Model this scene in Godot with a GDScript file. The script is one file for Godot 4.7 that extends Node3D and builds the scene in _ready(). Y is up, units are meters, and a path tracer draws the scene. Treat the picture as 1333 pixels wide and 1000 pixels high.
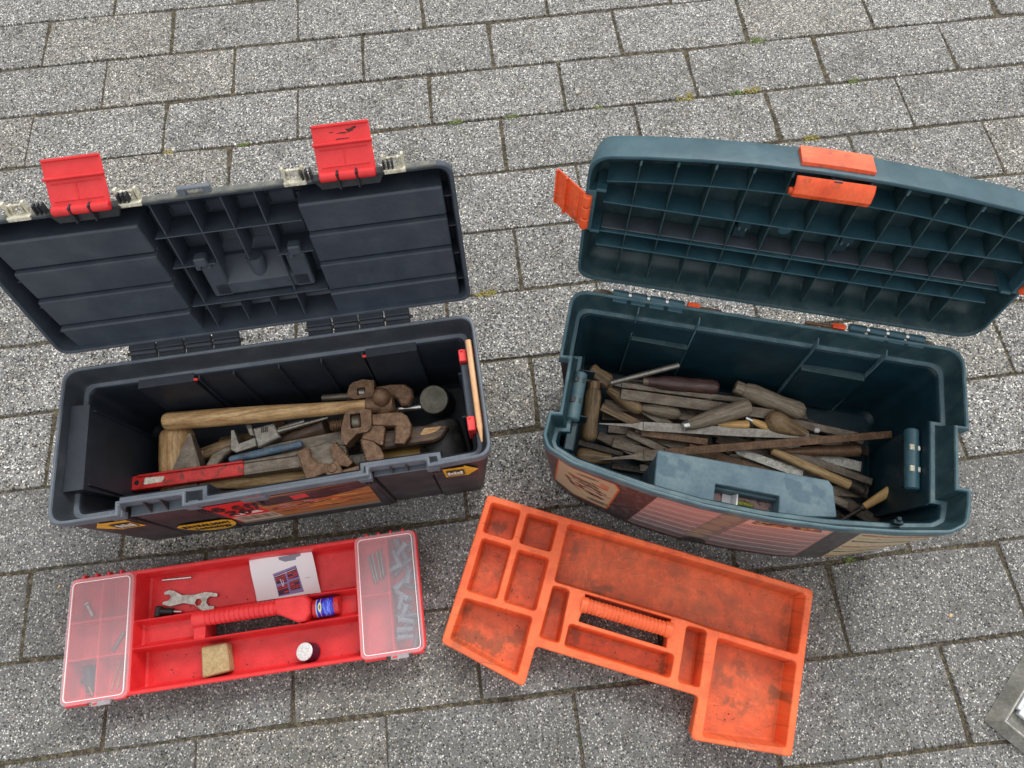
extends Node3D
# Two open toolboxes and their lift-out trays on a grey paved yard.

class MB:
	var v := PackedVector3Array()
	var u := PackedVector2Array()
	var x := Transform3D.IDENTITY
	func tri(a, b, c, ua = Vector2.ZERO, ub = Vector2.ZERO, uc = Vector2.ZERO):
		v.append(x * a); v.append(x * b); v.append(x * c)
		u.append(ua); u.append(ub); u.append(uc)
	func quad(a, b, c, d, ua = Vector2.ZERO, ub = Vector2.ZERO, uc = Vector2.ZERO, ud = Vector2.ZERO):
		tri(a, b, c, ua, ub, uc); tri(a, c, d, ua, uc, ud)

var rng := RandomNumberGenerator.new()
var M := {}
var noise_cache := {}

func _ready():
	rng.seed = 7
	setup_camera_and_light()
	make_materials()
	build_pavement()
	build_left_toolbox()
	build_right_toolbox()
	build_red_tray()
	build_orange_tray()
	build_corner_crate()
	build_left_tools()
	build_right_tools()
	build_red_tray_items()
	build_ground_bits()

# ------------------------------------------------------------------ camera, sky, sun
func setup_camera_and_light():
	var cam := Camera3D.new()
	cam.name = "camera"
	var r := Vector3(0.9931, -0.0165, 0.1160)
	var d := Vector3(-0.1142, -0.3594, 0.9262)
	var f := Vector3(0.0264, -0.9330, -0.3589)
	cam.transform = Transform3D(Basis(r, -d, -f).orthonormalized(), Vector3(0, 1.165, 0))
	cam.fov = 60.17
	cam.near = 0.02
	cam.far = 200.0
	add_child(cam)
	cam.current = true
	var env := Environment.new()
	env.background_mode = Environment.BG_SKY
	var sm := ProceduralSkyMaterial.new()
	sm.sky_top_color = Color(0.785, 0.785, 0.785)
	sm.sky_horizon_color = Color(0.73, 0.73, 0.73)
	sm.sky_curve = 0.25
	sm.ground_bottom_color = Color(0.40, 0.40, 0.40)
	sm.ground_horizon_color = Color(0.58, 0.59, 0.60)
	sm.sun_angle_max = 30.0
	var sky := Sky.new()
	sky.sky_material = sm
	env.sky = sky
	env.tonemap_mode = Environment.TONE_MAPPER_LINEAR
	env.tonemap_exposure = 1.86
	env.sdfgi_enabled = true
	env.ssao_enabled = true
	env.ssil_enabled = true
	var we := WorldEnvironment.new()
	we.name = "world_environment"
	we.environment = env
	add_child(we)
	var sun := DirectionalLight3D.new()
	sun.name = "sun"
	sun.light_energy = 0.5
	sun.light_color = Color(1.0, 0.99, 0.975)
	sun.light_angular_distance = 26.0
	sun.shadow_enabled = true
	sun.look_at_from_position(Vector3(1.5, 3.0, -2.6), Vector3.ZERO, Vector3.UP)
	add_child(sun)

# ------------------------------------------------------------------ naming and tagging
func free_name(parent: Node, called: String) -> String:
	if not parent.has_node(NodePath(called)):
		return called
	var k := 1
	while parent.has_node(NodePath("%s_%03d" % [called, k])):
		k += 1
	return "%s_%03d" % [called, k]

func thing(called, label, category, at = Vector3.ZERO, turn = 0.0, group = ""):
	var o := Node3D.new()
	o.name = free_name(self, called)
	add_child(o, true)
	o.position = at
	o.rotation_degrees.y = turn
	tag(o, label, category, group)
	return o

func tag(o, label, category, group = ""):
	o.set_meta("label", label)
	o.set_meta("category", category)
	if group != "":
		o.set_meta("group", group)

func mesh_of(m: MB, ang := 38.0) -> ArrayMesh:
	var nt := m.v.size() / 3
	var fu := PackedVector3Array(); fu.resize(nt)
	var fr := PackedVector3Array(); fr.resize(nt)
	var at := {}
	var keys := []
	keys.resize(m.v.size())
	for i in nt:
		var c: Vector3 = (m.v[i * 3 + 2] - m.v[i * 3]).cross(m.v[i * 3 + 1] - m.v[i * 3])
		fr[i] = c
		fu[i] = c.normalized()
		for j in 3:
			var p: Vector3 = m.v[i * 3 + j] * 40000.0
			var k := Vector3i(roundi(p.x), roundi(p.y), roundi(p.z))
			keys[i * 3 + j] = k
			if at.has(k):
				at[k].append(i)
			else:
				at[k] = [i]
	var cs := cos(deg_to_rad(ang))
	var nn := PackedVector3Array(); nn.resize(m.v.size())
	for i in nt:
		for j in 3:
			var s := Vector3.ZERO
			for t in at[keys[i * 3 + j]]:
				if fu[i].dot(fu[t]) > cs:
					s += fr[t]
			if s.length_squared() < 1e-24:
				s = Vector3.UP
			nn[i * 3 + j] = s.normalized()
	var arr := []
	arr.resize(Mesh.ARRAY_MAX)
	arr[Mesh.ARRAY_VERTEX] = m.v
	arr[Mesh.ARRAY_NORMAL] = nn
	arr[Mesh.ARRAY_TEX_UV] = m.u
	var am := ArrayMesh.new()
	am.add_surface_from_arrays(Mesh.PRIMITIVE_TRIANGLES, arr)
	return am

func put(m, called: String, mat, parent: Node = null, ang := 38.0):
	if parent == null:
		parent = self
	var o := MeshInstance3D.new()
	o.mesh = mesh_of(m, ang) if m is MB else m
	o.material_override = mat
	o.name = free_name(parent, called)
	parent.add_child(o, true)
	return o

# ------------------------------------------------------------------ shapes
func V(x, y, z) -> Vector3:
	return Vector3(x, y, z)

func offset(p: PackedVector2Array, d: float) -> PackedVector2Array:
	var area := 0.0
	var n := p.size()
	for i in n:
		area += p[i].cross(p[(i + 1) % n])
	var s := 1.0 if area > 0 else -1.0
	var out := PackedVector2Array()
	for i in n:
		var a: Vector2 = (p[i] - p[(i + n - 1) % n]).normalized()
		var b: Vector2 = (p[(i + 1) % n] - p[i]).normalized()
		var n1 := Vector2(-a.y, a.x) * s
		var n2 := Vector2(-b.y, b.x) * s
		out.append(p[i] + (n1 + n2) * (d / maxf(0.35, 1.0 + n1.dot(n2))))
	return out

func roundpoly(p: PackedVector2Array, rad, seg := 4) -> PackedVector2Array:
	var out := PackedVector2Array()
	var n := p.size()
	for i in n:
		var r: float = rad[i] if rad is Array else rad
		var a: Vector2 = p[i] - p[(i + n - 1) % n]
		var b: Vector2 = p[(i + 1) % n] - p[i]
		var ang: float = absf(a.angle_to(b))
		var t: float = minf(maxf(r, 0.0004) * tan(ang * 0.5), 0.48 * minf(a.length(), b.length()))
		var p0: Vector2 = p[i] - a.normalized() * t
		var p1: Vector2 = p[i] + b.normalized() * t
		for k in seg + 1:
			var f := float(k) / seg
			out.append(p0.lerp(p[i], f).lerp(p[i].lerp(p1, f), f))
	return out

func pts(a: Array, s := 1.0) -> PackedVector2Array:
	var out := PackedVector2Array()
	for i in range(0, a.size(), 2):
		out.append(Vector2(a[i], a[i + 1]) * s)
	return out

func rectp(x0, z0, x1, z1) -> PackedVector2Array:
	return PackedVector2Array([Vector2(x0, z0), Vector2(x1, z0), Vector2(x1, z1), Vector2(x0, z1)])

func flat(p: PackedVector2Array, y: float) -> PackedVector3Array:
	var out := PackedVector3Array()
	for q in p:
		out.append(Vector3(q.x, y, q.y))
	return out

func loft(m: MB, rings: Array, closed := true):
	for i in rings.size() - 1:
		var a: PackedVector3Array = rings[i]
		var b: PackedVector3Array = rings[i + 1]
		var n := a.size()
		for j in (n if closed else n - 1):
			var k := (j + 1) % n
			m.quad(a[j], a[k], b[k], b[j])

func cap(m: MB, p: PackedVector2Array, y: float, xf := Transform3D.IDENTITY):
	var big := PackedVector2Array()
	for q in p:
		big.append(q * 100.0)
	var t := Geometry2D.triangulate_polygon(big)
	if t.is_empty():
		push_warning("cap failed")
		print("cap failed ", p.size(), " ", p[0])
	for i in range(0, t.size(), 3):
		m.tri(xf * Vector3(p[t[i]].x, y, p[t[i]].y), xf * Vector3(p[t[i + 1]].x, y, p[t[i + 1]].y), xf * Vector3(p[t[i + 2]].x, y, p[t[i + 2]].y))

# a slab with outline p in x,z; from y0 up to y1, edges bevelled by b
func slab(m: MB, p: PackedVector2Array, y0: float, y1: float, b := 0.001, xf := Transform3D.IDENTITY):
	var q := offset(p, b)
	loft(m, [xform(flat(q, y0), xf), xform(flat(p, y0 + b), xf), xform(flat(p, y1 - b), xf), xform(flat(q, y1), xf)])
	cap(m, q, y0, xf)
	cap(m, q, y1, xf)

# the same with its corners rounded by rad, which stays sound where the bevel is wider than the corner
func slabr(m: MB, p: PackedVector2Array, rad: float, y0: float, y1: float, b: float):
	var o := roundpoly(p, rad, 3)
	var q := roundpoly(offset(p, b), maxf(rad - b, 0.0008), 3)
	loft(m, [flat(q, y0), flat(o, y0 + b), flat(o, y1 - b), flat(q, y1)])
	cap(m, q, y0)
	cap(m, q, y1)

func xform(r: PackedVector3Array, xf: Transform3D) -> PackedVector3Array:
	var o := PackedVector3Array()
	for p in r:
		o.append(xf * p)
	return o

func box(m: MB, c: Vector3, s: Vector3, b := 0.001, basis := Basis.IDENTITY):
	b = minf(b, minf(s.x, minf(s.y, s.z)) * 0.45)
	var p := rectp(-s.x / 2, -s.z / 2, s.x / 2, s.z / 2)
	var q := offset(p, b)
	var p8 := roundpoly(p, b, 1)
	var q8 := roundpoly(q, b * 0.5, 1)
	var xf := Transform3D(basis, c)
	loft(m, [xform(flat(q8, -s.y / 2), xf), xform(flat(p8, -s.y / 2 + b), xf), xform(flat(p8, s.y / 2 - b), xf), xform(flat(q8, s.y / 2), xf)])
	cap(m, q8, -s.y / 2, xf)
	cap(m, q8, s.y / 2, xf)

func bb(m: MB, x0, y0, z0, x1, y1, z1, b := 0.001):
	box(m, Vector3(x0 + x1, y0 + y1, z0 + z1) / 2, Vector3(absf(x1 - x0), absf(y1 - y0), absf(z1 - z0)), b)

# frame whose x axis runs from a to b
func along(a: Vector3, b: Vector3, roll := 0.0) -> Transform3D:
	var x := (b - a).normalized()
	var z := x.cross(Vector3.UP)
	if z.length() < 0.01:
		z = Vector3.BACK
	z = z.normalized()
	var y := z.cross(x).normalized()
	return Transform3D(Basis(x, y, z) * Basis(Vector3.RIGHT, roll), a)

# turned shape round the x axis: profile points (along, radius)
func lathe(m: MB, prof: Array, xf := Transform3D.IDENTITY, seg := 14, flatten := 1.0):
	var rings := []
	for p in prof:
		var r := PackedVector3Array()
		for i in seg:
			var a := TAU * i / seg
			r.append(xf * Vector3(p.x, p.y * cos(a) * flatten, p.y * sin(a)))
		rings.append(r)
	loft(m, rings)
	for e in [0, prof.size() - 1]:
		if prof[e].y > 0.0003:
			var c: Vector3 = xf * Vector3(prof[e].x, 0, 0)
			var r: PackedVector3Array = rings[e]
			for i in seg:
				m.tri(c, r[i], r[(i + 1) % seg])

func rod(m: MB, a: Vector3, b: Vector3, r: float, r2 := -1.0, seg := 12):
	if r2 < 0:
		r2 = r
	var l := a.distance_to(b)
	var e := minf(r, r2) * 0.2
	lathe(m, [Vector2(0, r - e), Vector2(e, r), Vector2(l - e, r2), Vector2(l, r2 - e)], along(a, b), seg)

# section (y,z) swept along x from x0 to x1, ends closed and slightly bevelled
func sweep_x(m: MB, sec: PackedVector2Array, x0: float, x1: float, b := 0.001):
	var q := offset(sec, b)
	var rs := []
	for e in [[q, x0], [sec, x0 + b], [sec, x1 - b], [q, x1]]:
		var r := PackedVector3Array()
		for p in e[0]:
			r.append(Vector3(e[1], p.x, p.y))
		rs.append(r)
	loft(m, rs)
	var xf := Transform3D(Basis(Vector3(0, 1, 0), Vector3(1, 0, 0), Vector3(0, 0, 1)), Vector3.ZERO)
	cap(m, q, x0, xf)
	cap(m, q, x1, xf)

func hexa(m: MB, t: Array, b: Array):
	for i in 4:
		var k := (i + 1) % 4
		m.quad(t[i], t[k], b[k], b[i])
	m.quad(t[0], t[1], t[2], t[3])
	m.quad(b[3], b[2], b[1], b[0])

# flat face of a tray with openings cut out of it
func holed(m: MB, outline: PackedVector2Array, holes: Array, y: float):
	var cuts := []
	var big_holes := []
	for h in holes:
		var g := PackedVector2Array()
		var lo := 1e9
		var hi := -1e9
		for q in h:
			g.append(q * 100.0)
			lo = minf(lo, q.x); hi = maxf(hi, q.x)
		big_holes.append(g)
		cuts.append((lo + hi) * 50.0)
	cuts.sort()
	cuts = [-900.0] + cuts + [900.0]
	var big := PackedVector2Array()
	for q in outline:
		big.append(q * 100.0)
	for i in cuts.size() - 1:
		if cuts[i + 1] - cuts[i] < 0.001:
			continue
		var ps = Geometry2D.intersect_polygons(big, rectp(cuts[i], -900, cuts[i + 1], 900))
		for g in big_holes:
			var nx := []
			for p in ps:
				nx.append_array(Geometry2D.clip_polygons(p, g))
			ps = nx
		for p in ps:
			var t := Geometry2D.triangulate_polygon(p)
			for j in range(0, t.size(), 3):
				m.tri(Vector3(p[t[j]].x, y * 100, p[t[j]].y) / 100.0, Vector3(p[t[j + 1]].x, y * 100, p[t[j + 1]].y) / 100.0, Vector3(p[t[j + 2]].x, y * 100, p[t[j + 2]].y) / 100.0)

# tray: outline, cells [polygon, floor height or -1 for a through hole, corner radius, taper]
func tray(m: MB, outline: PackedVector2Array, orad: float, cells: Array, rim: float, flare := 0.008):
	var o := roundpoly(outline, orad)
	var top := offset(o, 0.0015)
	var holes := []
	for c in cells:
		var base := roundpoly(c[0], c[2], 4)
		var wide := roundpoly(offset(c[0], -0.0012), c[2] + 0.0012, 4)
		holes.append(wide)
		if c[1] < 0:
			loft(m, [flat(wide, rim), flat(base, rim - 0.0012), flat(base, 0.001)])
			continue
		var t: float = c[3]
		var low := roundpoly(offset(c[0], t), maxf(c[2] - t, 0.002), 4)
		var low2 := roundpoly(offset(c[0], t + 0.003), maxf(c[2] - t - 0.003, 0.0015), 4)
		loft(m, [flat(wide, rim), flat(base, rim - 0.0012), flat(low, c[1] + 0.003), flat(low2, c[1])])
		cap(m, low2, c[1])
	holed(m, top, holes, rim)
	loft(m, [flat(top, rim), flat(o, rim - 0.0015), flat(o, rim - 0.006), flat(offset(o, 0.002), rim - 0.0065), flat(offset(o, flare), 0.0)])

func planar_uv(m: MB, s: float):
	for i in m.v.size():
		m.u[i] = Vector2(m.v[i].x / s + 0.5, m.v[i].z / s + 0.5)

# ------------------------------------------------------------------ textures
func noise_bytes(sd: int, freq: float, size: int, oct := 4, cell := false) -> PackedByteArray:
	var key := "%d_%f_%d_%d_%s" % [sd, freq, size, oct, cell]
	if noise_cache.has(key):
		return noise_cache[key]
	var n := FastNoiseLite.new()
	n.seed = sd
	n.noise_type = FastNoiseLite.TYPE_CELLULAR if cell else FastNoiseLite.TYPE_SIMPLEX_SMOOTH
	n.frequency = freq
	n.fractal_type = FastNoiseLite.FRACTAL_FBM
	n.fractal_octaves = oct
	var im := n.get_seamless_image(size, size)
	im.convert(Image.FORMAT_L8)
	var d := im.get_data()
	noise_cache[key] = d
	return d

func C(r, g, b) -> Color:
	return Color(r / 255.0, g / 255.0, b / 255.0)

# ramp of three colours over coarse noise, darkened or lightened by fine noise, with patches of a fourth colour
func mottle(sd: int, cols: Array, o := {}) -> ImageTexture:
	var size: int = o.get("size", 256)
	var a := noise_bytes(sd % 5, o.get("freq", 0.012), size, 5)
	var b := noise_bytes(11 + sd % 3, o.get("fine", 0.09), size, 3)
	var c := noise_bytes(23 + sd % 4, o.get("pfreq", 0.02), size, 5)
	var th: float = o.get("thresh", 0.62)
	var amt: float = o.get("patch", 0.0)
	var pc: Color = o.get("pcol", Color.WHITE)
	var fa: float = o.get("fine_amt", 0.12)
	var out := PackedByteArray()
	out.resize(size * size * 3)
	var c0: Color = cols[0]; var c1: Color = cols[1]; var c2: Color = cols[2]
	var sh := (sd * 7919) % (size * size)
	for i in size * size:
		var t := clampf((a[(i + sh) % (size * size)] / 255.0 - 0.5) * 1.5 + 0.5, 0.0, 1.0)
		var col := c0.lerp(c1, t * 2.0) if t < 0.5 else c1.lerp(c2, t * 2.0 - 1.0)
		if amt > 0.0:
			var k := smoothstep(th, th + 0.16, c[(i + sh) % (size * size)] / 255.0) * amt
			col = col.lerp(pc, k)
		var f := 1.0 + (b[i] / 255.0 - 0.5) * 2.0 * fa
		out[i * 3] = clampi(int(col.r * f * 255.0), 0, 255)
		out[i * 3 + 1] = clampi(int(col.g * f * 255.0), 0, 255)
		out[i * 3 + 2] = clampi(int(col.b * f * 255.0), 0, 255)
	return ImageTexture.create_from_image(Image.create_from_data(size, size, false, Image.FORMAT_RGB8, out))

var bump_cache := {}
func bump(sd: int, freq: float, strength: float, oct := 4) -> ImageTexture:
	var key := "%d_%f_%f_%d" % [sd, freq, strength, oct]
	if bump_cache.has(key):
		return bump_cache[key]
	var d := noise_bytes(sd, freq, 256, oct)
	var im := Image.create_from_data(256, 256, false, Image.FORMAT_L8, d)
	im.convert(Image.FORMAT_RGBA8)
	im.bump_map_to_normal_map(strength)
	var t := ImageTexture.create_from_image(im)
	bump_cache[key] = t
	return t

func mat(key: String, tex, rough: float, o := {}) -> StandardMaterial3D:
	var m := StandardMaterial3D.new()
	if tex is Color:
		m.albedo_color = tex
	else:
		m.albedo_texture = tex
	m.roughness = rough
	m.metallic = o.get("metal", 0.0)
	m.metallic_specular = o.get("spec", 0.5)
	if o.get("tri", true):
		m.uv1_triplanar = true
		var s = o.get("scale", 6.0)
		m.uv1_scale = s if s is Vector3 else Vector3(s, s, s)
	if o.has("bump"):
		m.normal_enabled = true
		m.normal_texture = o["bump"]
		m.normal_scale = o.get("bump_scale", 1.0)
	if o.has("alpha"):
		m.transparency = BaseMaterial3D.TRANSPARENCY_ALPHA
		m.albedo_color.a = o["alpha"]
		m.metallic_specular = 0.35
	m.cull_mode = BaseMaterial3D.CULL_DISABLED
	M[key] = m
	return m

func make_materials():
	var plastic := bump(2, 0.05, 1.2, 4)
	mat("navy", mottle(1, [C(50, 58, 70), C(55, 63, 75), C(61, 69, 80)], {"patch": 0.07, "pcol": C(104, 106, 106), "thresh": 0.6, "fine_amt": 0.05}), 0.48, {"scale": 4.0, "bump": plastic, "bump_scale": 0.25})
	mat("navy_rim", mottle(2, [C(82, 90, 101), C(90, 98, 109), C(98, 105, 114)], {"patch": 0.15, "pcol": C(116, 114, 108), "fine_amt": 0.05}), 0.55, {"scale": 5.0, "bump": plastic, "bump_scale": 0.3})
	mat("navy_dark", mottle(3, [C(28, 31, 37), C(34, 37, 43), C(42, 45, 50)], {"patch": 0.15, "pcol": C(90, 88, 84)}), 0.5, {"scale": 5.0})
	mat("navy_shaded", mottle(54, [C(27, 34, 44), C(31, 38, 48), C(36, 43, 53)], {"patch": 0.06, "pcol": C(90, 90, 88), "fine_amt": 0.06}), 0.5, {"scale": 4.0, "bump": plastic, "bump_scale": 0.25})  # darker copy of navy that carries the shade inside the box
	mat("plum", mottle(4, [C(46, 40, 44), C(54, 47, 51), C(62, 56, 59)], {"patch": 0.2, "pcol": C(88, 80, 76), "fine_amt": 0.08}), 0.5, {"scale": 5.0})
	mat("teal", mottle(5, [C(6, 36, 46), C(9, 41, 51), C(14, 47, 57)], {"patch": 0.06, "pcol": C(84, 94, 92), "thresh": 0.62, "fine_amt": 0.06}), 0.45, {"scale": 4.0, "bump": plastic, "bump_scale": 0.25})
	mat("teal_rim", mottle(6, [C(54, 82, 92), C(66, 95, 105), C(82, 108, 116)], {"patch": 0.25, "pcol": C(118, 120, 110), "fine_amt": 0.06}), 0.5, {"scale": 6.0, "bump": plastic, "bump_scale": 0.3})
	mat("teal_lid", mottle(7, [C(38, 72, 84), C(44, 78, 90), C(52, 85, 97)], {"patch": 0.14, "pcol": C(98, 112, 114), "thresh": 0.6, "fine_amt": 0.05}), 0.42, {"scale": 4.0, "bump": plastic, "bump_scale": 0.25})  # lighter teal, light on upward faces of the lid put into it
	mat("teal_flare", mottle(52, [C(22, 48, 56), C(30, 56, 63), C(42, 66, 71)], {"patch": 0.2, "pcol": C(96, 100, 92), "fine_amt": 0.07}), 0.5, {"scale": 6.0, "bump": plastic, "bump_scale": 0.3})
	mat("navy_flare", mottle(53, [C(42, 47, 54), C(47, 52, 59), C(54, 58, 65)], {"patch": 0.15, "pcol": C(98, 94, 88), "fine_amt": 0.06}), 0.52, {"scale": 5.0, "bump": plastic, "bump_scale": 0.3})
	mat("teal_grey", mottle(8, [C(60, 70, 80), C(66, 76, 85), C(72, 82, 90)], {"fine_amt": 0.05}), 0.6, {"scale": 5.0})
	mat("slate_blue", mottle(9, [C(66, 92, 106), C(82, 106, 118), C(96, 118, 126)], {"freq": 0.008, "patch": 0.45, "pcol": C(38, 70, 90), "thresh": 0.62, "pfreq": 0.01, "fine_amt": 0.06}), 0.55, {"scale": 5.0, "bump": plastic, "bump_scale": 0.3})
	mat("red", mottle(10, [C(204, 38, 42), C(212, 43, 47), C(219, 49, 52)], {"size": 512, "patch": 0.14, "pcol": C(196, 92, 88), "thresh": 0.64, "fine_amt": 0.05}), 0.42, {"scale": 5.0, "bump": plastic, "bump_scale": 0.2})
	mat("red_clip", mottle(11, [C(214, 48, 48), C(228, 58, 58), C(236, 70, 68)], {"patch": 0.5, "pcol": C(90, 40, 38), "thresh": 0.72, "fine_amt": 0.05}), 0.5, {"scale": 6.0})
	mat("orange_clip", mottle(12, [C(214, 74, 32), C(230, 86, 40), C(238, 100, 54)], {"patch": 0.5, "pcol": C(120, 60, 36), "thresh": 0.68, "fine_amt": 0.08}), 0.5, {"scale": 6.0})
	mat("ivory", mottle(13, [C(176, 172, 150), C(198, 194, 176), C(212, 210, 196)], {"patch": 0.5, "pcol": C(120, 112, 92)}), 0.55, {"scale": 14.0})
	var pits := bump(3, 0.06, 3.0, 5)
	mat("rust", mottle(14, [C(104, 78, 58), C(118, 91, 69), C(134, 106, 82)], {"freq": 0.03, "patch": 0.4, "pcol": C(84, 62, 48), "thresh": 0.58, "fine_amt": 0.12}), 0.5, {"scale": 9.0, "bump": pits, "bump_scale": 0.35, "metal": 0.3})
	mat("rust_grey", mottle(15, [C(100, 92, 82), C(116, 107, 96), C(132, 122, 110)], {"freq": 0.02, "patch": 0.4, "pcol": C(108, 80, 60), "thresh": 0.6, "fine_amt": 0.1}), 0.42, {"scale": Vector3(6.0, 13.0, 13.0), "bump": pits, "bump_scale": 0.25, "metal": 0.5})
	mat("steel", mottle(16, [C(128, 124, 117), C(140, 136, 129), C(154, 151, 144)], {"freq": 0.03, "patch": 0.2, "pcol": C(96, 76, 58), "fine_amt": 0.06}), 0.34, {"scale": 10.0, "metal": 0.7, "bump": pits, "bump_scale": 0.3})
	mat("dark_steel", mottle(17, [C(44, 42, 40), C(62, 58, 54), C(84, 78, 72)], {"freq": 0.02, "patch": 0.4, "pcol": C(84, 64, 48), "fine_amt": 0.2}), 0.5, {"scale": 7.0, "metal": 0.4, "bump": pits, "bump_scale": 0.4})
	mat("chrome", mottle(18, [C(190, 190, 188), C(205, 205, 203), C(215, 215, 213)], {"fine_amt": 0.1}), 0.22, {"scale": 7.0, "metal": 0.9})
	mat("zinc", mottle(19, [C(166, 163, 155), C(182, 180, 172), C(198, 196, 189)], {"freq": 0.03, "patch": 0.4, "pcol": C(124, 120, 110), "fine_amt": 0.08}), 0.4, {"scale": 12.0, "metal": 0.5, "bump": pits, "bump_scale": 0.5})
	var grain := bump(4, 0.05, 2.2, 5)
	var gs := Vector3(2.6, 26.0, 26.0)
	mat("wood_honey", mottle(20, [C(158, 120, 78), C(192, 155, 108), C(212, 182, 136)], {"freq": 0.02, "fine": 0.12, "patch": 0.4, "pcol": C(104, 76, 50), "fine_amt": 0.22}), 0.5, {"scale": gs, "bump": grain, "bump_scale": 0.5})
	mat("wood_pale", mottle(21, [C(150, 118, 78), C(188, 156, 110), C(208, 180, 136)], {"freq": 0.02, "fine": 0.12, "patch": 0.4, "pcol": C(120, 90, 58), "fine_amt": 0.2}), 0.55, {"scale": gs, "bump": grain, "bump_scale": 0.5})
	mat("wood_yellow", mottle(22, [C(188, 146, 86), C(208, 168, 108), C(220, 184, 128)], {"freq": 0.02, "fine_amt": 0.12}), 0.45, {"scale": gs, "bump": grain, "bump_scale": 0.3})
	mat("wood_grey", mottle(23, [C(108, 97, 82), C(130, 118, 101), C(150, 138, 120)], {"freq": 0.02, "fine": 0.12, "patch": 0.5, "pcol": C(72, 58, 44), "fine_amt": 0.2}), 0.6, {"scale": gs, "bump": grain, "bump_scale": 0.6})
	mat("wood_brown", mottle(24, [C(102, 82, 58), C(130, 107, 78), C(154, 131, 98)], {"freq": 0.02, "fine": 0.12, "patch": 0.5, "pcol": C(58, 44, 32), "fine_amt": 0.22}), 0.55, {"scale": gs, "bump": grain, "bump_scale": 0.6})
	mat("wood_dark", mottle(25, [C(52, 41, 34), C(74, 57, 46), C(98, 76, 58)], {"freq": 0.02, "patch": 0.5, "pcol": C(140, 100, 58), "thresh": 0.7, "fine_amt": 0.2}), 0.5, {"scale": gs, "bump": grain, "bump_scale": 0.5})
	mat("wood_wine", mottle(26, [C(52, 36, 34), C(66, 45, 43), C(84, 62, 56)], {"freq": 0.02, "patch": 0.5, "pcol": C(140, 110, 90), "thresh": 0.72, "fine_amt": 0.15}), 0.38, {"scale": gs})
	mat("pencil_wood", mottle(27, [C(196, 144, 100), C(214, 164, 120), C(226, 180, 138)], {"fine_amt": 0.1}), 0.6, {"scale": Vector3(3, 30, 30)})
	mat("rubber", mottle(28, [C(26, 26, 28), C(36, 36, 38), C(50, 49, 48)], {"patch": 0.5, "pcol": C(92, 86, 74), "thresh": 0.6, "fine_amt": 0.2}), 0.62, {"scale": 6.0, "bump": pits, "bump_scale": 0.3})
	mat("rubber_face", mottle(29, [C(78, 76, 66), C(92, 90, 79), C(106, 102, 90)], {"fine_amt": 0.12}), 0.75, {"scale": 9.0})
	mat("red_paint", mottle(30, [C(170, 32, 30), C(190, 38, 36), C(202, 50, 46)], {"patch": 0.6, "pcol": C(92, 52, 44), "thresh": 0.64, "fine_amt": 0.12}), 0.42, {"scale": 8.0})
	mat("white_paint", mottle(31, [C(196, 190, 176), C(210, 205, 192), C(222, 218, 208)], {"patch": 0.5, "pcol": C(140, 110, 96)}), 0.6, {"scale": 16.0})
	mat("blue_grip", mottle(32, [C(58, 78, 98), C(74, 98, 120), C(92, 114, 134)], {"patch": 0.6, "pcol": C(112, 104, 92), "thresh": 0.58, "fine_amt": 0.15}), 0.5, {"scale": 8.0})
	mat("amber", mottle(33, [C(176, 138, 72), C(196, 158, 90), C(210, 174, 108)], {"fine_amt": 0.08}), 0.3, {"scale": 6.0})
	mat("black_plastic", C(26, 27, 30), 0.45, {"tri": false})
	mat("brass", mottle(34, [C(150, 116, 60), C(176, 140, 78), C(196, 164, 100)], {"fine_amt": 0.1}), 0.4, {"scale": 12.0, "metal": 0.6})
	mat("cork", mottle(35, [C(158, 138, 98), C(168, 148, 107), C(178, 158, 117)], {"freq": 0.03, "patch": 0.4, "pcol": C(136, 114, 82), "thresh": 0.64, "fine_amt": 0.1}), 0.85, {"scale": 12.0, "bump": pits, "bump_scale": 0.6})
	mat("plug_grey", mottle(36, [C(92, 100, 110), C(108, 116, 126), C(124, 132, 142)], {"fine_amt": 0.06}), 0.5, {"scale": 12.0})
	mat("purple", C(62, 26, 52), 0.35, {"tri": false})
	mat("foil", mottle(37, [C(190, 190, 190), C(214, 214, 212), C(232, 232, 230)], {"freq": 0.04, "fine_amt": 0.1}), 0.4, {"scale": 20.0, "metal": 0.3, "bump": pits, "bump_scale": 0.6})
	mat("green_plug", mottle(38, [C(118, 124, 40), C(142, 146, 58), C(160, 162, 84)], {"fine_amt": 0.1}), 0.5, {"scale": 12.0})
	mat("card_pink", mottle(39, [C(150, 118, 116), C(172, 140, 136), C(184, 154, 148)], {"patch": 0.8, "pcol": C(56, 34, 34), "thresh": 0.66, "fine_amt": 0.1}), 0.8, {"scale": 18.0})
	mat("paper_white", C(222, 220, 222), 0.7, {"tri": false})
	mat("frost", Color(0.92, 0.9, 0.93), 0.35, {"tri": false, "alpha": 0.13})
	mat("frost_edge", Color(0.93, 0.9, 0.93), 0.4, {"tri": false, "alpha": 0.22})
	mat("frost_bead", Color(0.97, 0.97, 0.97), 0.35, {"tri": false, "alpha": 0.85})
	mat("grey_metal", mottle(40, [C(112, 112, 107), C(130, 130, 124), C(150, 150, 143)], {"patch": 0.4, "pcol": C(150, 148, 132), "fine_amt": 0.15}), 0.5, {"scale": 7.0, "metal": 0.35, "bump": pits, "bump_scale": 0.3})
	mat("white_board", mottle(41, [C(196, 200, 206), C(212, 216, 220), C(224, 226, 230)], {"fine_amt": 0.04}), 0.5, {"scale": 4.0})
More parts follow.
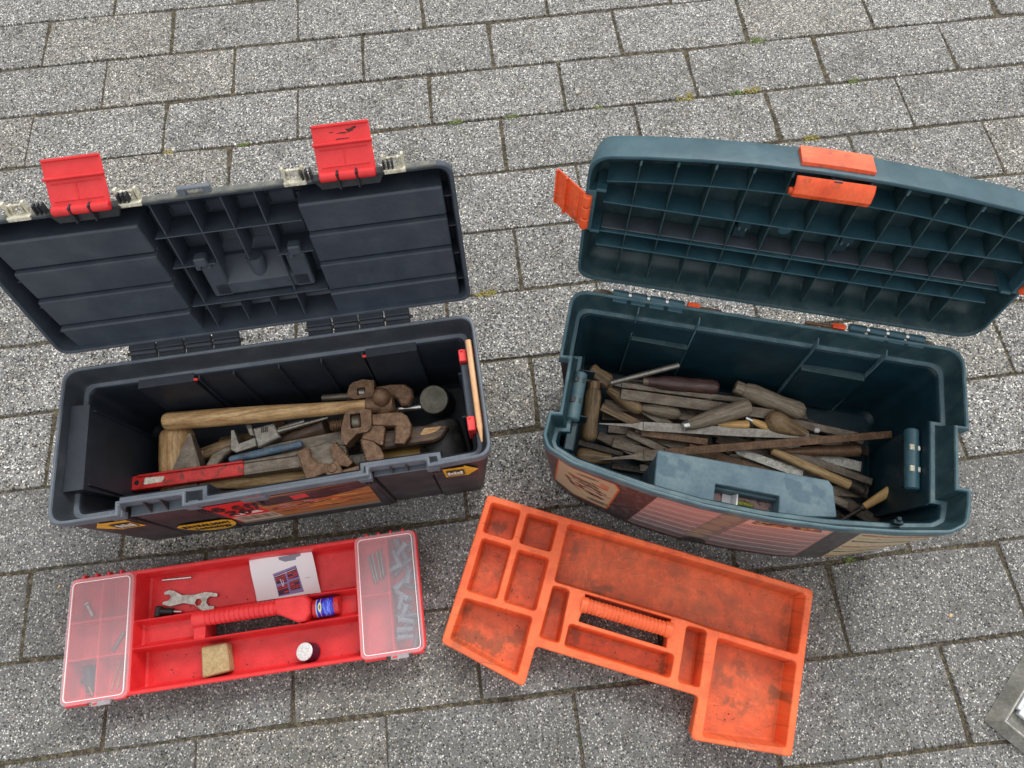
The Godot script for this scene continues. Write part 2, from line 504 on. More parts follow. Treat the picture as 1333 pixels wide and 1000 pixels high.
	mat("soil", mottle(42, [C(56, 50, 40), C(78, 70, 57), C(104, 94, 78)], {"freq": 0.05, "fine": 0.2, "patch": 0.35, "pcol": C(70, 72, 44), "thresh": 0.6, "fine_amt": 0.5}), 0.95, {"scale": 5.0, "bump": pits, "bump_scale": 1.5})
	mat("moss", C(92, 98, 50), 0.9, {"tri": false})
	mat("weed", C(100, 114, 60), 0.8, {"tri": false})
	mat("weed_dry", C(140, 130, 70), 0.8, {"tri": false})
	mat("pebble", mottle(43, [C(196, 160, 110), C(214, 180, 132), C(226, 198, 156)], {"fine_amt": 0.1}), 0.8, {"scale": 30.0})
	# orange tray: grime lies in its floors
	var ot := mottle(44, [C(230, 98, 52), C(236, 105, 57), C(240, 112, 64)], {"size": 512, "fine_amt": 0.05, "freq": 0.01, "patch": 0.3, "pcol": C(196, 74, 42), "thresh": 0.55, "pfreq": 0.02})
	var im: Image = ot.get_image()
	grime(im)
	mat("orange_tray", ImageTexture.create_from_image(im), 0.5, {"tri": false})

func grime(im: Image):
	# a film of dirt on the floors of the cells
	var nb0 := noise_bytes(63, 0.04, 512, 5)
	var nf0 := noise_bytes(64, 0.2, 512, 3)
	for c in [[-0.2465, -0.133, -0.2002, -0.0868], [-0.1832, -0.1325, -0.1346, -0.0863], [-0.2442, -0.0718, -0.199, 0.0098], [-0.1825, -0.0705, -0.1342, 0.0098], [-0.2445, 0.0275, -0.1365, 0.108], [-0.112, -0.133, 0.2735, -0.0412], [-0.1123, -0.0313, -0.0852, 0.0458], [-0.0727, 0.0176, 0.0898, 0.0475], [0.1058, -0.0298, 0.1365, 0.0483], [0.1567, -0.0237, 0.2711, 0.109]]:
		for py in range(int(c[1] / 0.6 * 512 + 256), int(c[3] / 0.6 * 512 + 256)):
			for px in range(int(c[0] / 0.6 * 512 + 256), int(c[2] / 0.6 * 512 + 256)):
				var i := py * 512 + px
				var n := nb0[i] / 255.0
				var e := minf(minf(px - (c[0] / 0.6 * 512 + 256), (c[2] / 0.6 * 512 + 256) - px), minf(py - (c[1] / 0.6 * 512 + 256), (c[3] / 0.6 * 512 + 256) - py))
				var k := 0.22 + 0.55 * (n - 0.3) + (nf0[i] / 255.0 - 0.5) * 0.3 + 0.18 * smoothstep(7.0, 0.0, e)
				im.set_pixel(px, py, im.get_pixel(px, py).lerp(C(160, 82, 54), clampf(k, 0.0, 0.75)))
	# fine scratches
	for k in 260:
		var x := rng.randf_range(10, 500)
		var y := rng.randf_range(120, 370)
		var a := rng.randf_range(-0.6, 0.3) + (1.5 if rng.randf() < 0.25 else 0.0)
		var l := rng.randf_range(4, 26)
		var col := C(120, 60, 44) if rng.randf() < 0.6 else C(236, 140, 100)
		for q in int(l):
			var at := Vector2i(int(x + cos(a) * q), int(y + sin(a) * q))
			if at.x > 0 and at.y > 0 and at.x < 512 and at.y < 512:
				im.set_pixelv(at, im.get_pixelv(at).lerp(col, 0.35))
	# smudges of old dirt at places on the tray's floors (tray metres -> texture)
	var nb := noise_bytes(61, 0.03, 512, 5)
	var nf := noise_bytes(62, 0.12, 512, 3)
	var spots := [[-0.222, -0.108, 0.03, 0.02, 0.8], [-0.222, -0.03, 0.022, 0.02, 0.45], [-0.205, 0.075, 0.055, 0.026, 0.75], [-0.235, 0.04, 0.016, 0.02, 0.7], [-0.155, 0.05, 0.018, 0.03, 0.6],
		[0.0, -0.115, 0.13, 0.022, 0.35], [-0.098, -0.09, 0.012, 0.035, 0.5], [-0.04, -0.052, 0.05, 0.014, 0.6], [0.15, -0.07, 0.1, 0.035, 0.3], [0.262, -0.07, 0.013, 0.05, 0.5], [0.22, -0.045, 0.02, 0.01, 0.55],
		[0.265, 0.025, 0.013, 0.025, 0.95], [0.26, -0.005, 0.02, 0.012, 0.6], [0.18, 0.025, 0.025, 0.02, 0.6], [0.215, 0.01, 0.03, 0.02, 0.6], [0.205, 0.06, 0.02, 0.02, 0.65], [0.24, 0.05, 0.02, 0.02, 0.3],
		[-0.06, 0.03, 0.012, 0.02, 0.7], [0.085, 0.03, 0.009, 0.02, 0.75], [0.0, 0.022, 0.07, 0.008, 0.4], [0.12, 0.02, 0.012, 0.03, 0.35], [-0.1, 0.0, 0.014, 0.04, 0.35], [-0.158, -0.03, 0.025, 0.03, 0.2]]
	for s in spots:
		for py in range(int((s[1] - s[3] * 1.3) / 0.6 * 512 + 256), int((s[1] + s[3] * 1.3) / 0.6 * 512 + 257)):
			for px in range(int((s[0] - s[2] * 1.3) / 0.6 * 512 + 256), int((s[0] + s[2] * 1.3) / 0.6 * 512 + 257)):
				if px < 0 or py < 0 or px > 511 or py > 511:
					continue
				var dx: float = ((px - 256) * 0.6 / 512 - s[0]) / s[2]
				var dy: float = ((py - 256) * 0.6 / 512 - s[1]) / s[3]
				var r := sqrt(dx * dx + dy * dy)
				var n := nb[py * 512 + px] / 255.0 * 0.7 + nf[py * 512 + px] / 255.0 * 0.3
				var k: float = smoothstep(0.50, 0.72, n + (1.0 - r) * 0.2) * smoothstep(1.25, 0.7, r) * s[4]
				if k > 0.01:
					im.set_pixel(px, py, im.get_pixel(px, py).lerp(C(96, 66, 48), k * 0.6))
	for i in 900:
		var p := Vector2i(rng.randi_range(0, 511), rng.randi_range(0, 511))
		im.set_pixelv(p, im.get_pixelv(p).lerp(C(60, 44, 36), rng.randf_range(0.2, 0.7)))

# ------------------------------------------------------------------ drawing flat print
func ipoly(im: Image, p: Array, col: Color):
	var w := im.get_width()
	var h := im.get_height()
	var n := p.size() / 2
	var lo := 1e9
	var hi := -1e9
	for i in n:
		lo = minf(lo, p[i * 2 + 1]); hi = maxf(hi, p[i * 2 + 1])
	for y in range(maxi(0, int(lo)), mini(h, int(hi) + 1)):
		var xs := []
		for i in n:
			var x0: float = p[i * 2]; var y0: float = p[i * 2 + 1]
			var x1: float = p[(i * 2 + 2) % (n * 2)]; var y1: float = p[(i * 2 + 3) % (n * 2)]
			if (y0 <= y + 0.5) != (y1 <= y + 0.5):
				xs.append(x0 + (y + 0.5 - y0) / (y1 - y0) * (x1 - x0))
		xs.sort()
		for i in range(0, xs.size() - 1, 2):
			var a := clampi(int(xs[i] + 0.5), 0, w)
			var b := clampi(int(xs[i + 1] + 0.5), 0, w)
			if b > a:
				im.fill_rect(Rect2i(a, y, b - a, 1), col)

func iell(im: Image, cx, cy, rx, ry, col: Color):
	var p := []
	for i in 24:
		p.append(cx + rx * cos(TAU * i / 24)); p.append(cy + ry * sin(TAU * i / 24))
	ipoly(im, p, col)

func iline(im: Image, x0, y0, x1, y1, w, col: Color):
	var d: Vector2 = Vector2(x1 - x0, y1 - y0).normalized() * w * 0.5
	ipoly(im, [x0 - d.y, y0 + d.x, x1 - d.y, y1 + d.x, x1 + d.y, y1 - d.x, x0 + d.y, y0 - d.x], col)

func wear(im: Image, amt: float, col: Color):
	var w := im.get_width()
	var h := im.get_height()
	var a := noise_bytes(71, 0.03, 256, 5)
	var b := noise_bytes(72, 0.15, 256, 3)
	for y in h:
		for x in w:
			var i := (y % 256) * 256 + (x % 256)
			var k := smoothstep(0.45, 0.8, a[i] / 255.0) * amt + (b[i] / 255.0 - 0.5) * 0.16
			im.set_pixel(x, y, im.get_pixel(x, y).lerp(col, clampf(k, 0.0, 1.0)))

func print_mat(im: Image, rough := 0.4) -> StandardMaterial3D:
	im.generate_mipmaps()
	var m := StandardMaterial3D.new()
	m.albedo_texture = ImageTexture.create_from_image(im)
	m.roughness = rough
	m.cull_mode = BaseMaterial3D.CULL_DISABLED
	return m

func new_image(w: int, h: int, col: Color) -> Image:
	var im := Image.create(w, h, false, Image.FORMAT_RGB8)
	im.fill(col)
	return im

func lettering(parent: Node, called: String, text: String, size: float, mtl, xf: Transform3D, font := "Droid Sans"):
	var t := TextMesh.new()
	var f := SystemFont.new()
	f.font_names = PackedStringArray([font])
	f.font_weight = 700
	t.font = f
	t.text = text
	t.font_size = 32
	t.pixel_size = size / 32.0
	t.depth = 0.0006
	var o := MeshInstance3D.new()
	o.mesh = t
	o.material_override = mtl
	o.name = free_name(parent, called)
	parent.add_child(o, true)
	o.transform = xf
	return o

# ------------------------------------------------------------------ pavement
const PITCH_X := 0.30
const PITCH_Z := 0.14611
const ROW_SHIFT := {0: 0.3565, 1: 0.843, 2: 0.353, 3: 0.848, 4: 0.349, 5: 0.838, 6: 0.3345, 7: 0.829, 8: 0.3225, 9: 0.832, 10: 0.320, 11: 0.824, 12: 0.309, 13: 0.82}

func aggregate_maps(seed_no: int, grains: int, base: float, size: float, hard: float) -> Array:
	var s := 1024
	var col := PackedByteArray()
	col.resize(s * s * 3)
	var hgt := PackedByteArray()
	hgt.resize(s * s)
	var a := noise_bytes(81, 0.02, 256, 4)
	var b := noise_bytes(82, 0.2, 256, 2)
	for y in s:
		for x in s:
			var n := a[(y & 255) * 256 + (x & 255)] / 255.0
			var g := b[(y & 255) * 256 + (x & 255)] / 255.0
			var v: float = base + (n - 0.5) * 22.0 + (g - 0.5) * 34.0
			var i := y * s + x
			col[i * 3] = int(v * 1.0); col[i * 3 + 1] = int(v * 0.998); col[i * 3 + 2] = int(v * 0.992)
			hgt[i] = int(70 + g * 40)
	var r := RandomNumberGenerator.new()
	r.seed = seed_no
	for k in grains:
		var t := r.randf()
		var c: Vector3
		var rad := r.randf_range(0.9, 2.2)
		if t < 0.26:
			var w := r.randf_range(26, 70)
			c = Vector3(w, w * 0.99, w * 1.0)
			rad = r.randf_range(0.9, 2.5)
		elif t < 0.50:
			var w := r.randf_range(190, 250)
			c = Vector3(w, w * 0.99, w * 0.965)
			rad = r.randf_range(0.8, 2.1)
		elif t < 0.86:
			var w := r.randf_range(104, 176)
			c = Vector3(w, w * 0.992, w * 0.975)
		elif t < 0.95:
			var w := r.randf_range(80, 120)
			c = Vector3(w * 0.95, w * 0.97, w * 1.08)
		else:
			var w := r.randf_range(110, 160)
			c = Vector3(w * 1.06, w * 0.96, w * 0.82)
		rad *= size
		c = V(128, 127, 123).lerp(c, hard)
		var cx := r.randi_range(0, s - 1)
		var cy := r.randi_range(0, s - 1)
		var th := r.randf() * PI
		var el := r.randf_range(0.62, 1.0)
		var ct := cos(th); var st := sin(th)
		var q := int(ceil(rad))
		var top := r.randi_range(120, 250)
		for dy in range(-q, q + 1):
			for dx in range(-q, q + 1):
				var ux: float = (dx * ct + dy * st) / rad
				var uy: float = (-dx * st + dy * ct) / (rad * el)
				if ux * ux + uy * uy <= 1.0:
					var i := ((cy + dy) & (s - 1)) * s + ((cx + dx) & (s - 1))
					col[i * 3] = int(c.x); col[i * 3 + 1] = int(c.y); col[i * 3 + 2] = int(c.z)
					hgt[i] = top
	var ci := Image.create_from_data(s, s, false, Image.FORMAT_RGB8, col)
	var hi := Image.create_from_data(s, s, false, Image.FORMAT_L8, hgt)
	hi.convert(Image.FORMAT_RGBA8)
	hi.bump_map_to_normal_map(2.0)
	return [ImageTexture.create_from_image(ci), ImageTexture.create_from_image(hi)]

func paver_mesh(r: RandomNumberGenerator) -> ArrayMesh:
	var m := MB.new()
	var hx := PITCH_X / 2 - 0.0022
	var hz := PITCH_Z / 2 - 0.0022
	var p := PackedVector2Array()
	for e in [[-hx, -hz], [-hx * 0.35, -hz], [hx * 0.4, -hz], [hx, -hz], [hx, hz * 0.1], [hx, hz], [hx * 0.3, hz], [-hx * 0.4, hz], [-hx, hz], [-hx, -hz * 0.1]]:
		var w := Vector2(e[0] + r.randf_range(-0.0016, 0.0014), e[1] + r.randf_range(-0.0015, 0.0013))
		if absf(e[0]) == hx and absf(e[1]) == hz and r.randf() < 0.3:
			w -= Vector2(signf(e[0]), signf(e[1])) * r.randf_range(0.0015, 0.0045)   # a knocked corner
		p.append(w)
	var q := PackedVector2Array()
	for i in p.size():
		q.append(offset(p, r.randf_range(0.0016, 0.0034))[i])
	loft(m, [flat(p, -0.03), flat(p, -r.randf_range(0.0022, 0.0032)), flat(q, 0.0)])
	cap(m, q, 0.0)
	var ox := r.randf(); var oz := r.randf()
	for i in m.v.size():
		m.u[i] = Vector2(m.v[i].x / 0.72 + ox, (m.v[i].z + m.v[i].y) / 0.72 + oz)
	var am := mesh_of(m, 75.0)
	var arr := am.surface_get_arrays(0)
	var u2 := PackedVector2Array()
	var o2 := V2(r.randf(), r.randf())
	for w in m.v:
		u2.append(V2(w.x / 0.9, w.z / 0.9) + o2)
	arr[Mesh.ARRAY_TEX_UV2] = u2
	var am2 := ArrayMesh.new()
	am2.add_surface_from_arrays(Mesh.PRIMITIVE_TRIANGLES, arr)
	return am2

func in_view(p: Vector3) -> bool:
	var q := p - Vector3(0, 1.165, 0)
	var z := q.dot(Vector3(0.0264, -0.9330, -0.3589))
	var x := q.dot(Vector3(0.9931, -0.0165, 0.1160)) / z
	var y := q.dot(Vector3(-0.1142, -0.3594, 0.9262)) / z
	return absf(x) < 0.80 and absf(y) < 0.61

func build_pavement():
	var soil := MB.new()
	soil.quad(V(-60, -0.0034, -60), V(60, -0.0034, -60), V(60, -0.0034, 60), V(-60, -0.0034, 60))
	var g = put(soil, "ground", M["soil"])
	g.set_meta("kind", "structure")
	var mats := []
	var stains := mottle(70, [C(229, 229, 227), C(247, 247, 246), C(255, 255, 255)], {"size": 512, "freq": 0.012, "patch": 0.4, "pcol": C(204, 201, 193), "thresh": 0.6, "pfreq": 0.02, "fine_amt": 0.03})
	var maps := aggregate_maps(99, 90000, 122.0, 1.2, 1.0)
	var worn := aggregate_maps(98, 82000, 108.0, 0.95, 0.92)  # darker set for the near rows, light fall-off put into its tone
	for t in [[0.97, 0.97, 0.965], [1.0, 1.0, 0.995], [0.99, 0.982, 0.96], [1.0, 1.0, 1.0], [0.945, 0.945, 0.94]]:
		var m := StandardMaterial3D.new()
		m.albedo_texture = maps[0]
		m.albedo_color = Color(t[0], t[1], t[2])
		m.normal_enabled = true
		m.normal_texture = maps[1]
		m.normal_scale = 0.7
		m.roughness = 0.72
		m.detail_enabled = true
		m.detail_blend_mode = BaseMaterial3D.BLEND_MODE_MUL
		m.detail_uv_layer = BaseMaterial3D.DETAIL_UV_2
		m.detail_albedo = stains
		mats.append(m)
	# near rows: fewer grains, darker bed; the fall-off of light put into colour
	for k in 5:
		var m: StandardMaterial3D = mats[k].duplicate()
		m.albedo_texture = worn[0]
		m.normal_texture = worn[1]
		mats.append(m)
	var pav := Node3D.new()
	pav.name = "pavement"
	pav.set_meta("kind", "structure")
	add_child(pav)
	var r := RandomNumberGenerator.new()
	r.seed = 5
	var kinds := []
	for i in 16:
		kinds.append(paver_mesh(r))
	var outer := []
	for row in range(-50, 60):
		var sh: float = ROW_SHIFT[row] if ROW_SHIFT.has(row) else (0.35 if posmod(row, 2) == 0 else 0.84)
		var zc := (row - 7 + 0.5) * PITCH_Z - 0.6456
		for k in range(-28, 28):
			var xc := (k + sh + 0.5) * PITCH_X - 0.0242
			var seen := false
			for e in [[-1, -1], [1, -1], [1, 1], [-1, 1], [0, 0]]:
				if in_view(V(xc + e[0] * 0.15, 0, zc + e[1] * 0.073)):
					seen = true
			var b := Basis(Vector3.UP, r.randf_range(-0.004, 0.004) + (PI if r.randf() < 0.5 else 0.0)) * Basis(Vector3.RIGHT, r.randf_range(-0.006, 0.006)) * Basis(Vector3.BACK, r.randf_range(-0.004, 0.004))
			var xf := Transform3D(b, V(xc + r.randf_range(-0.0012, 0.0012), r.randf_range(-0.0012, 0.0), zc + r.randf_range(-0.001, 0.001)))
			var mi := r.randi_range(0, 4)
			var ki := r.randi_range(0, 15)
			if seen:
				var o := MeshInstance3D.new()
				o.mesh = kinds[ki]
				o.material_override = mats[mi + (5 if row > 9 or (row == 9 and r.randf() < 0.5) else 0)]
				o.name = free_name(pav, "paver")
				pav.add_child(o, true)
				o.transform = xf
			else:
				outer.append(xf)
	var mm := MultiMesh.new()
	mm.transform_format = MultiMesh.TRANSFORM_3D
	mm.mesh = kinds[0]
	mm.instance_count = outer.size()
	for i in outer.size():
		mm.set_instance_transform(i, outer[i])
	var mo := MultiMeshInstance3D.new()
	mo.name = "outer_pavers"
	mo.multimesh = mm
	mo.material_override = mats[1]
	mo.set_meta("kind", "stuff")
	pav.add_child(mo)

# ------------------------------------------------------------------ left toolbox
func ring2(a: PackedVector2Array, b: PackedVector2Array, t: float, d: float, rad: Array, y: float) -> PackedVector3Array:
	var p := PackedVector2Array()
	for i in a.size():
		p.append(a[i].lerp(b[i], t))
	var rr := []
	for v in rad:
		rr.append(maxf(v - d * 0.6, 0.0015))
	return flat(roundpoly(offset(p, d), rr, 5), y)

func box_shell(parent, a: PackedVector2Array, b: PackedVector2Array, rad: Array, h: float, ledge: float, body_mat, rim_mat, flare_mat):
	var m := MB.new()
	var t0 := func(y): return clampf(1.0 - y / (h - 0.025), 0.0, 1.0)
	var rs := []
	for e in [[0.006, 0.001], [0.003, 0.0], [0.0, 0.003], [0.003, h - 0.03], [0.0045, h - 0.021]]:
		rs.append(ring2(a, b, t0.call(e[1]), e[0], rad, e[1]))
	loft(m, rs)
	cap(m, roundpoly(offset(b, 0.006), 0.01, 5), 0.001)
	rs = []
	for e in [[0.0205, ledge - 0.002], [0.0225, ledge - 0.006], [0.020, h * 0.5], [0.012, 0.014], [0.018, 0.007]]:
		rs.append(ring2(a, b, t0.call(e[1]), e[0], rad, e[1]))
	loft(m, rs)
	cap(m, roundpoly(offset(b, 0.018), 0.01, 5), 0.0071)
	put(m, "body", body_mat, parent)
	m = MB.new()
	rs = []
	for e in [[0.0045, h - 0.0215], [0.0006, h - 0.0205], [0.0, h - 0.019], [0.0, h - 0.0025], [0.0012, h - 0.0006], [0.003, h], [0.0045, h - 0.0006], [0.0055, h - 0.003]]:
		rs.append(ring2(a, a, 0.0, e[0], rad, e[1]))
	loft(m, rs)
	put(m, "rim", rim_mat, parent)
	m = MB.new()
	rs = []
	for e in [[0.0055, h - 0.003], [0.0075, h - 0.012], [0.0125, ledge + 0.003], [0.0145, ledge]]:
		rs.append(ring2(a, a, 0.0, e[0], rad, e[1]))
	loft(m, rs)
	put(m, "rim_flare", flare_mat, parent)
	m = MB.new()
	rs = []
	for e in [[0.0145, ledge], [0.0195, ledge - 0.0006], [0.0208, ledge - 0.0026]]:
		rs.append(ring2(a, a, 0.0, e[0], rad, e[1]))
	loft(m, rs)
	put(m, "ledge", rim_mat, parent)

func flap(m: MB, w: float, l: float):
	# a snap latch lying in x (width) and y (length), its ridges on +z
	box(m, V(0, l / 2, 0), V(w, l, 0.0026), 0.0008)
	box(m, V(0, l * 0.60, 0.0028), V(w + 0.003, 0.0035, 0.006), 0.001)
	box(m, V(0, l - 0.002, 0.0016), V(w - 0.002, 0.004, 0.004), 0.001)
	box(m, V(0, l * 0.50, 0.0016), V(w * 0.84, 0.0012, 0.0018), 0.0004)
	box(m, V(0, l * 0.16, 0.0016), V(w * 0.84, 0.0012, 0.0018), 0.0004)
	box(m, V(0, l * 0.33, 0.0016), V(0.0012, l * 0.33, 0.0018), 0.0004)

func snap_latch(parent, at: Vector3, w: float, l: float, lean: float, mtl, with_stain := false):
	# barrels along x with a leaning flap
	var g := Transform3D(Basis(Vector3.RIGHT, -lean), at)
	var m := MB.new()
	m.x = g
	flap(m, w, l)
	m.x = Transform3D(Basis.IDENTITY, at)
	for k in 3:
		var x0 := -w / 2 + k * w / 3 + 0.001
		rod(m, V(x0, 0, 0.003), V(x0 + w / 3 - 0.002, 0, 0.003), 0.0062, -1, 14)
	var o = put(m, "latch", mtl, parent)
	return o

func build_left_toolbox():
	var t = thing("toolbox", "dark grey plastic toolbox with red latches, open, full of old wrenches and hammers", "toolbox", V(-0.338, 0, -0.361), 1.55)
	var a := pts([-0.319, -0.1165, 0.3205, -0.117, 0.3205, 0.1165, 0.2245, 0.1205, 0.2235, 0.1095, 0.1405, 0.1095, 0.1405, 0.1205, -0.1285, 0.1265, -0.129, 0.1095, -0.218, 0.1095, -0.2175, 0.1265, -0.319, 0.1275])
	var b := pts([-0.301, -0.100, 0.299, -0.100, 0.299, 0.1145, 0.2245, 0.1155, 0.2235, 0.108, 0.1405, 0.108, 0.1405, 0.1165, -0.1285, 0.1185, -0.129, 0.108, -0.218, 0.108, -0.2175, 0.1195, -0.301, 0.120])
	var rad := [0.024, 0.024, 0.024, 0.002, 0.003, 0.003, 0.002, 0.002, 0.003, 0.003, 0.002, 0.024]
	box_shell(t, a, b, rad, 0.23, 0.193, M["plum"], M["navy_rim"], M["navy_flare"])
	# inside walls: a darker skin, the shade inside the box put into its colour
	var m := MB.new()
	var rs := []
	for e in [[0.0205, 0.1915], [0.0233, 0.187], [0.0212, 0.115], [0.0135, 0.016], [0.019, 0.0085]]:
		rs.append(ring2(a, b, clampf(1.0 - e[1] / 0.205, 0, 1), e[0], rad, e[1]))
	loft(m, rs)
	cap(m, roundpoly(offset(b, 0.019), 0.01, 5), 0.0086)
	put(m, "lining", M["navy_shaded"], t)
	# raised panels and ribs on the back wall
	for e in [[-0.221, -0.133], [0.1405, 0.2225]]:
		m = MB.new()
		hexa(m, [V(e[0], 0.1925, -0.1), V(e[1], 0.1925, -0.1), V(e[1], 0.1925, -0.0835), V(e[0], 0.1925, -0.0835)], [V(e[0] - 0.002, 0.02, -0.09), V(e[1] + 0.002, 0.02, -0.09), V(e[1] + 0.002, 0.02, -0.0745), V(e[0] - 0.002, 0.02, -0.0745)])
		put(m, "wall_panel", M["navy_shaded"], t)
	for x in [-0.127, -0.072, 0.0, 0.068, 0.134]:
		m = MB.new()
		hexa(m, [V(x - 0.0012, 0.19, -0.1), V(x + 0.0012, 0.19, -0.1), V(x + 0.0012, 0.189, -0.0865), V(x - 0.0012, 0.189, -0.0865)], [V(x - 0.0012, 0.02, -0.09), V(x + 0.0012, 0.02, -0.09), V(x + 0.0012, 0.02, -0.0765), V(x - 0.0012, 0.02, -0.0765)])
		put(m, "rib", M["navy_shaded"], t)
	for x in [-0.131, 0.138]:
		m = MB.new()
		bb(m, x - 0.003, 0.188, -0.0885, x + 0.003, 0.1935, -0.0845)
		put(m, "red_peg", M["red_clip"], t)
	# pocket moulded into the left end
	m = MB.new()
	hexa(m, [V(-0.310, 0.214, -0.060), V(-0.2815, 0.214, -0.0575), V(-0.2800, 0.214, 0.075), V(-0.309, 0.214, 0.075)], [V(-0.300, 0.012, -0.050), V(-0.268, 0.012, -0.048), V(-0.266, 0.012, 0.066), V(-0.300, 0.012, 0.066)])
	bb(m, -0.281, 0.196, -0.0595, -0.2795, 0.2, -0.0575)
	put(m, "end_pocket", M["navy_shaded"], t, 20)
	for z in [-0.05, 0.066]:
		m = MB.new()
		hexa(m, [V(-0.2825, 0.205, z - 0.001), V(-0.2765, 0.205, z - 0.001), V(-0.2765, 0.205, z + 0.001), V(-0.2825, 0.205, z + 0.001)], [V(-0.270, 0.02, z - 0.001), V(-0.261, 0.02, z - 0.001), V(-0.261, 0.02, z + 0.001), V(-0.270, 0.02, z + 0.001)])
		put(m, "rib", M["navy_shaded"], t)
	# divider holder at the right end with its two red clips
	m = MB.new()
	bb(m, 0.2895, 0.012, -0.045, 0.3055, 0.203, 0.050, 0.002)
	bb(m, 0.2835, 0.012, -0.040, 0.2905, 0.18, -0.037, 0.0005)
	bb(m, 0.2805, 0.012, 0.030, 0.2905, 0.17, 0.033, 0.0005)
	put(m, "divider_holder", M["navy"], t)
	for z in [[-0.066, -0.046], [0.046, 0.0685]]:
		m = MB.new()
		bb(m, 0.2890, 0.165, z[0], 0.3015, 0.211, z[1], 0.0012)
		bb(m, 0.3015, 0.17, z[0] + 0.002, 0.3075, 0.208, z[1] - 0.002, 0.001)
		bb(m, 0.3075, 0.175, z[0] + 0.001, 0.3135, 0.2155, z[1] - 0.003, 0.0012)
		bb(m, 0.292, 0.205, z[0] + 0.001, 0.296, 0.2135, z[0] + 0.004, 0.0006)
		bb(m, 0.310, 0.21, z[0] + 0.001, 0.3125, 0.2185, z[0] + 0.004, 0.0006)
		put(m, "red_clip", M["red_clip"], t)
	# latch seats in the front wall
	for e in [[-0.2165, -0.1305, 0.1235], [0.1415, 0.2225, 0.1165]]:
		m = MB.new()
		bb(m, e[0], 0.004, 0.106, e[1], 0.197, e[2] - 0.0036, 0.001)
		put(m, "latch_seat", M["plum"], t)
		m = MB.new()
		bb(m, e[0], 0.196, 0.1055, e[1], 0.1995, e[2] - 0.0015, 0.0008)
		put(m, "seat_ledge", M["navy_rim"], t)
		for k in 2:
			var x: float = lerpf(e[0], e[1], 0.36 + 0.28 * k)
			m = MB.new()
			hexa(m, [V(x - 0.001, 0.224, 0.109), V(x + 0.001, 0.224, 0.109), V(x + 0.001, 0.224, 0.1115), V(x - 0.001, 0.224, 0.1115)], [V(x - 0.001, 0.198, 0.109), V(x + 0.001, 0.198, 0.109), V(x + 0.001, 0.198, e[2] - 0.002), V(x - 0.001, 0.198, e[2] - 0.002)])
			put(m, "rib", M["plum"], t)
	for e in [[-0.226, 0.1205], [-0.118, 0.1212], [0.132, 0.117], [0.232, 0.1155]]:
		m = MB.new()
		for k in 3:
			bb(m, e[0] - 0.007 + k * 0.0055, 0.175, e[1] - 0.004, e[0] - 0.0045 + k * 0.0055, 0.208, e[1] + 0.0045, 0.0006)
		put(m, "catch_ribs", M["plum"], t)
		m = MB.new()
		bb(m, e[0] - 0.0095, 0.205, e[1] - 0.004, e[0] + 0.0095, 0.222, e[1] + 0.0065, 0.0008)
		put(m, "catch_block", M["navy_rim"], t)
	# front print
	left_box_print(t)
	# centre keeper with a slot
	m = MB.new()
	slab(m, roundpoly(pts([-0.054, 0.119, -0.008, 0.119, -0.014, 0.1275, -0.048, 0.1275]), 0.003), 0.203, 0.221, 0.0008)
	put(m, "keeper", M["navy_rim"], t)
	m = MB.new()
	bb(m, -0.044, 0.2195, 0.1205, -0.018, 0.2222, 0.1252, 0.001)
	put(m, "keeper_slot", M["red_paint"], t)
	# hinges
	for e in [[-0.218, -0.046], [0.058, 0.222]]:
		var h := MB.new()
		var n := 4
		var w: float = (e[1] - e[0]) / n
		for k in n:
			rod(h, V(e[0] + k * w + 0.0012, 0.2255, -0.1285), V(e[0] + (k + 1) * w - 0.0012, 0.2255, -0.1285), 0.0052)
			bb(h, e[0] + k * w + 0.0012, 0.2205, -0.127, e[0] + (k + 1) * w - 0.0012, 0.226, -0.113, 0.001)
			bb(h, e[0] + k * w + 0.0012, 0.2265, -0.1405, e[0] + (k + 1) * w - 0.0012, 0.2345, -0.1295, 0.001)
		var ho = put(h, "hinge", M["navy_shaded"], t)
		for k in n + 1:
			h = MB.new()
			rod(h, V(e[0] + k * w - 0.0035, 0.2255, -0.1285), V(e[0] + k * w + 0.0035, 0.2255, -0.1285), 0.0026)
			put(h, "hinge_pin", M["dark_steel"], ho)
	left_lid(t)

